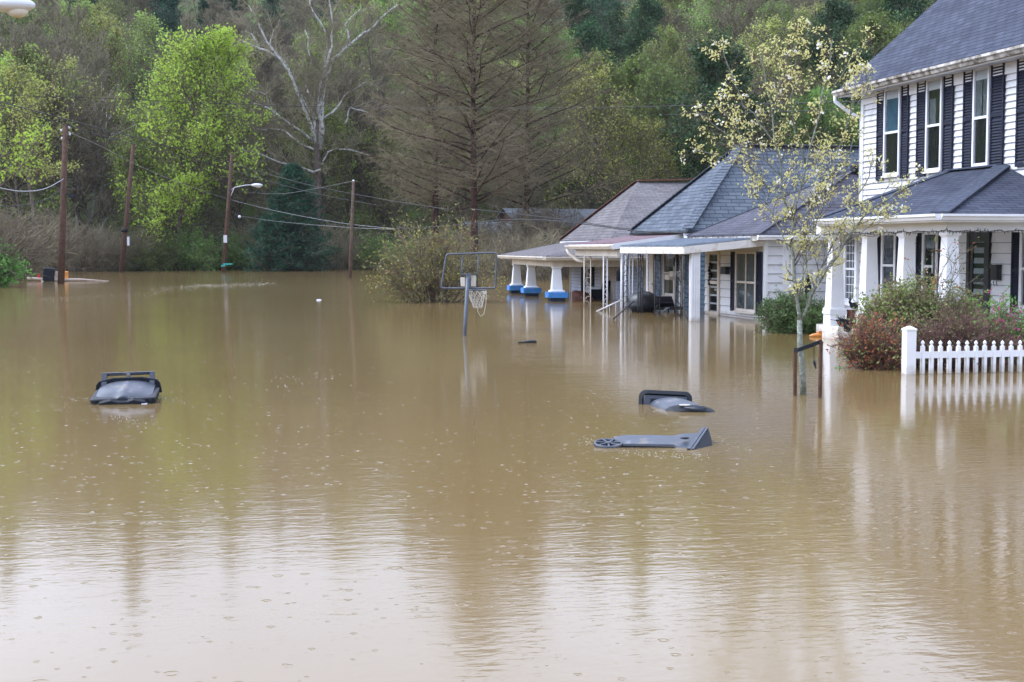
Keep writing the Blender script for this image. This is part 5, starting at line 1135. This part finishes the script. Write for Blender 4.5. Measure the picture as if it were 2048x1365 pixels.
# pale trunks in the left wood
for px,yy in ((160,121),(205,124),(120,126)):
    ang=math.atan((px-1024)/F)+HD; x=math.tan(ang)*yy; put('palebare',x,yy,rr.uniform(.9,1.1),rr.uniform(0,6))
def gp(px,yy): ang=math.atan((px-1024)/F)+HD; return math.tan(ang)*yy
for px,yy_,sc in ((1030,72,.8),(1075,76,.9),(1110,80,.9),(1150,78,.9),(1180,84,1.0),(1000,84,.9),(1060,88,1.2),(1120,90,1.2),(1165,92,1.2),(1210,88,1.2),(1042,93,1.5),(1098,92,1.5),(1140,94,1.5),(985,94,1.4),(960,90,1.1)):
    ang=math.atan((px-1024)/F)+HD; put('gbrush' if px==1165 else 'brush',math.tan(ang)*yy_,yy_,sc,rr.uniform(0,6),z=-.2)
# ---- individual trees
yy=113; x=gp(352,yy)
place('lime_green_tree',decid(31,19,.16,6.2,36,12,7,2,0,(4,.20,.24,[0,0,0],.72),twr=.018,trr=.22,up=.7,lean=.02),M['bark'],M['twig'],[M['lime']],'tall bright lime-green tree between the second pole and the lamp pole','tree',(x,yy,.0))
s=decid(32,13,.35,4.0,14,8,6,2,0,(3,.17,.19,[0,0,0],.7),twr=.014,trr=.18); place('yellow_green_tree',s,M['bark'],M['twig'],[M['lime']],'yellow-green tree reaching in from the left edge behind the nearest pole','tree',(gp(-10,76),76,0))
s=decid(33,15,.45,4.4,14,8,6,2,0,(3,.18,.19,[0,0,0],.8),twr=.015,trr=.2); place('pale_green_tree',s,M['bark'],M['twig'],[M['budyellow']],'pale green tree at the far left above the grey thicket','tree',(gp(70,104),104,0))
s=shrub(34,4.2,3,2.1,60,9,5,(4,.11,.14,[0],.95),twr=.01,upr=.45); place('green_bush',s,M['bark'],M['twig'],[M['brightleaf']],'fresh green bush at the left edge of the water by the debris','bush',(gp(-58,66),66,0),crown='foliage')
s=conifer(35,8.3,3.3,150,13,4,(4,.30,.07,.22),start=.02,ang=70,droop=.02,power=.6,trr=.15); place('dark_evergreen',s,M['bark'],M['twig'],[M['darkneedle']],'dark dense evergreen at the waterline below the white-limbed tree','tree',(gp(588,110),108,0),crown='foliage')
s=conifer(36,4.5,2.6,70,12,4,(4,.28,.06,.22),start=.02,ang=74,droop=.02,power=.6,trr=.12); place('low_evergreen',s,M['bark'],M['twig'],[M['darkneedle']],'lower dark evergreen mound touching the left side of the taller one','tree',(gp(545,108),107,0),crown='foliage')
# larches
def larch(seed,px,yy,H,Rb,lab,nb=120,st=.22): 
    s=conifer(seed,H,Rb,nb,19,8,None,droop=-.03,start=st,ang=80,twr=.0155,trr=.27,power=.52,top=.3)
    return place('bare_conifer',s,M['barkred'],M['twigolive'],[],lab,'tree',(gp(px,yy),yy,-.2))
larch(41,950,86,24,6.6,'tall bare reddish conifer with straight trunk, centre one of three',130)
larch(42,1050,95,24,6.2,'bare reddish conifer just right of the central one, behind the porch roof',110)
larch(43,872,97,22,5.6,'bare reddish conifer just left of the central one, behind the olive shrub',100)
# sycamore, limbs drawn in space around its depth
def handtree(seed,d,trunkpts,limbs,sub,leaf,tm,wm,lms,name,label,rs,twr,root_xy,extra=None,tsub=8,jit=1.0,subL=.35,trop=.05):
    s=Plant(seed); r=s.r; loc=Vector(root_xy)
    def W(p): v=AT(p[0],p[1],d+(p[2] if len(p)>2 else 0))-loc; return np.array(v)
    s.tr.cur=0
    P=[W(p) for p in trunkpts]; s.tr.tube([Vector(p) for p in P],[rs[0]+(rs[1]-rs[0])*k/(len(P)-1) for k in range(len(P))],9)
    s.tr.cur=1 if isinstance(tm,list) else 0
    for lb in limbs:
        r0,r1,pts=lb; r0*=rs[2] if len(rs)>2 else 1; Pq=[]
        pts=[W(p) for p in pts]
        for i in range(len(pts)-1):
            n=3
            for k in range(n):
                q=pts[i]*(1-k/n)+pts[i+1]*(k/n)+(s.r.normal(size=3)*.03*np.linalg.norm(pts[i+1]-pts[i]) if k else 0); Pq.append(q)
        Pq.append(pts[-1]); s.tr.tube([Vector(p) for p in Pq],[r0+(r1-r0)*k/(len(Pq)-1) for k in range(len(Pq))],6)
        L=sum(np.linalg.norm(Pq[i+1]-Pq[i]) for i in range(len(Pq)-1)); ns=max(3,int(L*sub))
        for j in range(ns):
            u=.12+.88*(j+r.uniform(0,1))/ns; p2,d2=s.at(Pq,u); L2=max(subL*.5,subL*(1.2-u*.6))*r.uniform(.5,1.3); Q=s.path(p2,s.side(d2,rad(r.uniform(30,65)))+np.array([0,0,.2]),L2,4,.16,trop)
            s.twig(Q,max(twr*1.6,r1*.7),twr)
            if extra: extra(s,Q)
            for k in range(tsub):
                p4,d4=s.at(Q,r.uniform(.15,1)); Q3=s.path(p4,s.side(d4,rad(r.uniform(25,65))),L2*.42*r.uniform(.5,1.2),2,.15,trop); s.twig(Q3,twr,twr*.6)
                if leaf and r.random()<leaf[4]: leaf[0](s,Q3[-1])
                for m in range(2):
                    p6,d6=s.at(Q3,r.uniform(.2,1)); e=p6+s.side(d6,rad(r.uniform(20,60)))*L2*.2*r.uniform(.5,1.2); s.seg.append((*p6,*e,twr*.65,twr*.35))
    root=thing(name,label,'tree',loc); s.trunk('trunk',tm,root); s.crown('crown',wm,lms,root); return root
yy=118; q=Vector((gp(640,yy),yy,0)); dS=(q-CAM).dot(FW)
SL=[(.26,.05,[(634,300,0),(628,232,0),(612,205,1),(590,160,1),(560,115,2),(520,98,3),(480,80,3)]),(.20,.05,[(634,290,0),(618,240,-1),(604,205,-1),(575,140,-2),(520,55,-3),(496,10,-3)]),
(.24,.05,[(640,300,0),(645,200,0),(655,150,1),(665,120,1),(700,90,2),(740,60,3),(770,30,3),(800,5,4)]),(.22,.05,[(642,290,0),(640,190,-1),(650,140,-1),(665,90,-1),(664,40,-2),(650,-30,-2)]),
(.16,.04,[(648,130,0),(655,80,0),(630,30,0),(612,-30,1)]),(.16,.05,[(628,285,0),(600,262,-1),(560,235,-2),(520,210,-3),(488,196,-4)]),(.13,.04,[(628,300,0),(600,288,0),(570,262,1),(540,258,2),(505,262,2)]),
(.15,.04,[(640,340,0),(628,345,-1),(580,330,-2),(520,308,-4),(470,292,-5)]),(.11,.03,[(600,352,0),(560,350,0),(520,330,0),(478,305,1)]),(.12,.04,[(644,330,0),(655,305,0),(672,298,1),(700,300,1),(740,312,2)]),
(.14,.04,[(642,240,0),(665,225,0),(690,190,1),(710,178,1),(735,165,1)]),(.12,.04,[(638,220,0),(620,190,-1),(612,170,0),(622,120,0),(610,60,0)]),(.10,.03,[(560,115,2),(540,90,2),(548,60,2),(560,40,1)]),(.10,.03,[(520,98,3),(505,70,3),(490,60,3)]),
(.12,.04,[(560,235,-2),(540,215,-2),(532,190,-2),(500,180,-3)]),(.11,.03,[(690,250,1),(700,215,1),(735,225,1),(742,240,2)]),(.12,.03,[(700,90,2),(690,50,2),(720,20,2)])]
handtree(51,dS,[(636,560),(636,420),(634,350),(634,290),(636,240)],SL,3.0,None,[M['bark'],M['barkwhite']],M['twig'],[],'sycamore_tree','big leafless sycamore with brown trunk and spreading white limbs','x' and (.36,.22,.78),.020,q,tsub=9,subL=2.4)
# young flowering tree
q=G(1607,790); dT=(q-CAM).dot(FW)
FL=[(.030,.016,[(1600,640,0),(1594,600,0),(1588,560,.0),(1584,500,.02),(1586,450,0),(1580,425,0)]),
(.017,.007,[(1580,430,0),(1566,395,-.1),(1562,340,-.15),(1552,290,-.2),(1545,230,-.2),(1530,150,-.25),(1520,110,-.2)]),(.014,.006,[(1570,400,0),(1540,380,.15),(1510,350,.25),(1490,300,.3),(1470,250,.35),(1430,200,.4)]),
(.017,.007,[(1586,430,0),(1600,380,.1),(1612,330,.15),(1625,280,.2),(1640,210,.2),(1655,140,.3),(1665,80,.3)]),(.014,.006,[(1590,440,0),(1640,400,-.1),(1662,350,-.2),(1680,290,-.25),(1700,230,-.3),(1720,150,-.3)]),
(.013,.005,[(1552,290,0),(1520,250,0),(1480,190,0),(1455,130,.1),(1440,80,.1)]),(.012,.005,[(1562,350,-.1),(1530,320,-.2),(1480,290,-.35),(1440,260,-.45),(1395,225,-.5)]),
(.013,.005,[(1612,330,.1),(1590,270,.0),(1580,200,-.1),(1590,130,-.1),(1600,70,-.2)]),(.012,.005,[(1510,355,.2),(1470,330,.1),(1430,310,.1),(1390,300,.1)]),
(.022,.008,[(1604,640,0),(1622,590,-.05),(1650,545,-.1),(1680,500,-.15),(1712,455,-.15),(1735,425,-.2),(1790,388,-.3),(1840,355,-.4)]),(.016,.006,[(1612,610,0),(1632,560,.1),(1650,520,.15),(1676,470,.2),(1700,420,.25),(1730,370,.3),(1745,320,.3)]),
(.014,.005,[(1603,600,0),(1612,520,.1),(1606,460,.15),(1625,420,.2),(1645,360,.2),(1650,300,.2)]),(.012,.005,[(1600,590,0),(1606,540,-.1),(1610,500,-.1),(1630,455,-.15),(1650,400,-.2),(1690,340,-.25),(1710,270,-.3)]),
(.010,.004,[(1576,500,0),(1560,460,.1),(1545,430,.15),(1530,390,.2),(1500,360,.2)]),(.010,.004,[(1640,210,.2),(1670,170,.2),(1700,120,.2),(1738,80,.2)]),(.009,.004,[(1545,230,-.2),(1560,160,-.2),(1575,110,-.2),(1620,60,-.1)]),(.009,.004,[(1700,230,-.3),(1730,190,-.3),(1745,150,-.2)]),(.009,.004,[(1690,490,-.1),(1720,470,-.1),(1750,440,-.1),(1800,420,-.2)])]
def bloom(s,p):
    r=s.r
    for _ in range(9): 
        q=p+r.normal(size=3)*.030; s.leaf.append((*q,.038*r.uniform(.6,1.3),0,.55,0,0,0))
    if r.random()<.12:
        for _ in range(5): q=p+r.normal(size=3)*.015; s.leaf.append((*q,.036*r.uniform(.8,1.2),1,.9,0,0,0))
handtree(61,dT,[(1607,800),(1605,740),(1600,690),(1599,640)],FL,13,(bloom,0,0,0,.74),M['barklichen'],M['bark'],[M['creamleaf'],M['whiteflower']],'flowering_tree','slender young tree with cream-green blossom and lichen-grey trunk tied between stakes','x' and (.039,.030,.75),.0026,q,tsub=3,subL=.30,trop=.06)
# ---- shrubs in the water
q=G(872,604); s=shrub(71,4.0,2.6,2.75,60,10,5,(2,.06,.075,[0,0,0,1],.85),twr=.007,upr=.35,rs=.022); place('olive_shrub',s,M['bark'],M['twigolive'],[M['forsythia'],M['rustbud']],'round olive and rust budding shrub standing in water left of the basketball hoop','shrub',q,crown='foliage')
q=G(1608,668); q.y+=.5; s=shrub(72,1.42,1.1,.78,110,9,6,(5,.03,.050,[0,0],1,.45),twr=.004,upr=.55,rs=.010); place('round_shrub',s,M['bark'],M['twig'],[M['hedge']],'rounded dark green evergreen shrub at the waterline behind the young trunk','shrub',(q.x,q.y,0),crown='foliage')
def sh(name,label,px,y,w,h,seed,lf,lm,wm='twig',tm='bark',stems=70,subs=9,tw=5,twr=.004,upr=.5,rs=.010,d=None,z=0,cat='bush'):
    x=XY(px,y,.3); s=shrub(seed,w,d or w*.6,h,stems,subs,tw,lf,twr=twr,upr=upr,rs=rs); return place(name,s,M[tm],M[wm],[M[k] for k in lm],label,cat,(x,y,z),crown='foliage')
yb=fy+.85
sh('red_leaved_bush','rust-red leaved bush left of the white fence post',1752,yb,1.2,.80,81,(2,.03,.045,[0,0,1],.55,.5),['redleaf','olivebush'],wm='rosebush',stems=60,upr=.3,tw=6)
sh('olive_green_bush','wide olive-green bush in front of the white porch columns',1812,yb+1.35,1.5,1.18,82,(4,.035,.055,[0,0,0,1],.95,.5),['olivebush','brownbush'],stems=120,upr=.55)
sh('olive_green_bush','smaller olive bush between the wide bush and the dark front door',1905,yb+1.5,.95,1.06,87,(4,.035,.05,[0,0,1],.8,.5),['olivebush','brownbush'],stems=70,upr=.5)
sh('brown_twiggy_bush','tangled brown twiggy bush spilling over the white picket fence',1925,yb-.32,1.7,.86,83,(1,.03,.035,[0,1],.35,.5),['brownbush','olivebush'],wm='rosebush',tm='rosebush',stems=110,subs=10,tw=7,upr=.45,twr=.0045,d=.8)
sh('brown_twiggy_bush','low brown bush filling behind the fence post',1846,yb+.25,1.0,.72,88,(2,.03,.04,[0,0,1],.5,.5),['brownbush','olivebush'],wm='rosebush',stems=60,tw=6,upr=.4)
sh('brown_twiggy_bush','brown twiggy bush at the right edge behind the picket fence',2035,yb+.7,1.1,.82,84,(2,.03,.04,[0,0,1],.5,.5),['brownbush','hedge'],wm='rosebush',tm='rosebush',stems=60,tw=6,upr=.5)
sh('green_sapling','bright green leafy sprig beside the dark front door',1990,yb+.5,.34,1.06,85,(5,.03,.05,[0],.8,.6),['brightleaf'],stems=8,subs=6,upr=.8,cat='plant')
sh('azalea','small azalea with pink flowers behind the right end of the fence',2016,yb+.35,.55,.93,86,(3,.025,.04,[0,1,1],.7,.8),['pinkflower','brightleaf'],stems=22,subs=6,upr=.7,cat='shrub')
x=XY(1900,yb+1.1,.9); 
sh('rose_stem','tall thin leafy rose stems rising beside the front porch column',1892,yb+1.15,.75,1.78,89,(3,.03,.045,[0,0,1],.6,.5),['hedge','redleaf'],stems=7,subs=10,tw=3,upr=.75,rs=.007,cat='plant')
q=G(1680,737); s=shrub(90,.14,.1,.07,5,3,2,(3,.012,.03,[0],1,.7),twr=.002,rs=.003); place('seedling',s,M['bark'],M['twig'],[M['brightleaf']],'tiny bright green seedling poking out of the water left of the red bush','plant',q,crown='foliage')
# ================================================================= FAR HOUSES seen through the conifers
def farhouse(px,yy,w,dp,h,roofm,wallm,name,label,pitch=.5,rot=0,z=0):
    x=gp(px,yy); T=Matrix.Translation((x,yy,z))@Matrix.Rotation(rad(rot),4,'Z'); root=thing(name,label,'house',(x,yy,z))
    b=MB(T); b.clap((-w/2,-dp/2),(w/2,-dp/2),-1,h,.2,(0,-1)); b.clap((-w/2,dp/2),(-w/2,-dp/2),-1,h,.2,(-1,0)); b.clap((w/2,-dp/2),(w/2,dp/2),-1,h,.2,(1,0)); 
    for sx in (-w/2,w/2): b.poly([(sx,-dp/2,h),(sx,dp/2,h),(sx,0,h+dp/2*pitch)])
    part('wall',b,M[wallm],root)
    b=MB(T); r_=dp/2*pitch; e=.4
    b.slab([(-w/2-e,-dp/2-e,h-e*pitch),(w/2+e,-dp/2-e,h-e*pitch),(w/2+e,0,h+r_),(-w/2-e,0,h+r_)],.08,False); b.slab([(w/2+e,dp/2+e,h-e*pitch),(-w/2-e,dp/2+e,h-e*pitch),(-w/2-e,0,h+r_),(w/2+e,0,h+r_)],.08,False); part('roof',b,M[roofm],root)
    for k in (-.28,.05,.33):
        b=MB(T); b.box(k*w-.4,k*w+.4,-dp/2-.06,-dp/2-.02,h*.45,h*.45+1.0); part('window',b,M['dim'],root)
farhouse(1120,96,5.0,5,3.3,'greyroof','soilbrush','far_house','far low house with pale grey roof, glimpsed right of the central bare conifer',.45,-12)
farhouse(1052,112,3.2,4,4.0,'greyroof','brick','brick_house','far dark red brick house glimpsed above the grey-roofed one',.45,8)
farhouse(985,100,3.4,4,2.8,'greyroof','soilbrush','far_shed','far greyish shed glimpsed behind the central bare conifer trunk',.4,5)
# ================================================================= HAZE: rain-laden air
mb=MB(); mb.box(-170,420,-70,420,-3,75)
hm=bpy.data.materials.new('rainy_air'); hm.use_nodes=True; hn=hm.node_tree; hn.nodes.remove(hn.nodes['Principled BSDF'])
pv=nd(hn,'ShaderNodeVolumePrincipled'); pv.inputs['Color'].default_value=(.90,.94,1,1); pv.inputs['Density'].default_value=.00011; hn.links.new(pv.outputs[0],hn.nodes['Material Output'].inputs['Volume'])
hz_=solo('haze',mb,hm,'faint rainy haze filling the valley','haze',loc=(0,0,0)); tag(hz_,kind='stuff')
# ================================================================= LIGHT, SKY, CAMERA
wd=bpy.data.worlds.new('World'); scene.world=wd; wd.use_nodes=True; nt=wd.node_tree; bg=nt.nodes['Background']
sky=nd(nt,'ShaderNodeTexSky',sky_type='NISHITA'); sky.sun_disc=False; EL=rad(48); AZ=rad(295)
sky.sun_elevation=EL; sky.sun_rotation=AZ; sky.air_density=1.3; sky.dust_density=6; sky.ozone_density=1.5
hs=nd(nt,'ShaderNodeHueSaturation'); hs.inputs['Saturation'].default_value=.35; hs.inputs['Value'].default_value=1.0
# soft cloud cover
tc=nd(nt,'ShaderNodeTexCoord'); nz=nd(nt,'ShaderNodeTexNoise'); nz.inputs['Scale'].default_value=2.2; nz.inputs['Detail'].default_value=5; nt.links.new(tc.outputs['Generated'],nz.inputs['Vector'])
mr=nd(nt,'ShaderNodeMapRange'); mr.inputs[1].default_value=.3; mr.inputs[2].default_value=.7; mr.inputs[3].default_value=.85; mr.inputs[4].default_value=1.2; nt.links.new(nz.outputs[0],mr.inputs[0])
gm=nd(nt,'ShaderNodeGamma'); gm.inputs[1].default_value=.5; nt.links.new(sky.outputs[0],gm.inputs[0]); sc_=nd(nt,'ShaderNodeVectorMath',operation='SCALE'); sc_.inputs['Scale'].default_value=3.0; nt.links.new(gm.outputs[0],sc_.inputs[0]); nt.links.new(sc_.outputs[0],hs.inputs['Color']); tn=nd(nt,'ShaderNodeVectorMath',operation='MULTIPLY'); tn.inputs[1].default_value=(.89,.98,1.23); nt.links.new(hs.outputs[0],tn.inputs[0]); vm=nd(nt,'ShaderNodeVectorMath',operation='SCALE'); nt.links.new(tn.outputs[0],vm.inputs[0]); nt.links.new(mr.outputs[0],vm.inputs['Scale']); nt.links.new(vm.outputs[0],bg.inputs['Color'])
bg.inputs['Strength'].default_value=.15
sun=bpy.data.lights.new('sun','SUN'); sun.energy=.5; sun.angle=rad(25); sun.color=(1,.985,.965); so_=bpy.data.objects.new('sun',sun); COL.objects.link(so_)
# sun direction from the sky's angles (rotation measured clockwise from +Y)
dv=Vector((math.sin(AZ)*math.cos(EL),math.cos(AZ)*math.cos(EL),math.sin(EL))); so_.rotation_euler=dv.to_track_quat('Z','Y').to_euler(); so_.location=(0,0,40)
cd=bpy.data.cameras.new('camera'); cd.sensor_width=36; cd.lens=36*F/2048; cd.clip_end=2000; cd.clip_start=.1; co=bpy.data.objects.new('camera',cd); COL.objects.link(co)
co.matrix_world=Matrix(((RT.x,UP.x,-FW.x,CAM.x),(RT.y,UP.y,-FW.y,CAM.y),(RT.z,UP.z,-FW.z,CAM.z),(0,0,0,1))); scene.camera=co
vs=scene.view_settings; vs.view_transform='Standard'; vs.look='None'; vs.exposure=1.28; vs.gamma=1; vs.use_curve_mapping=False
scene.render.resolution_x=1024; scene.render.resolution_y=682
scene.cycles.max_bounces=6; scene.cycles.transparent_max_bounces=12; scene.cycles.glossy_bounces=3; scene.cycles.diffuse_bounces=3; scene.cycles.caustics_reflective=False; scene.cycles.caustics_refractive=False
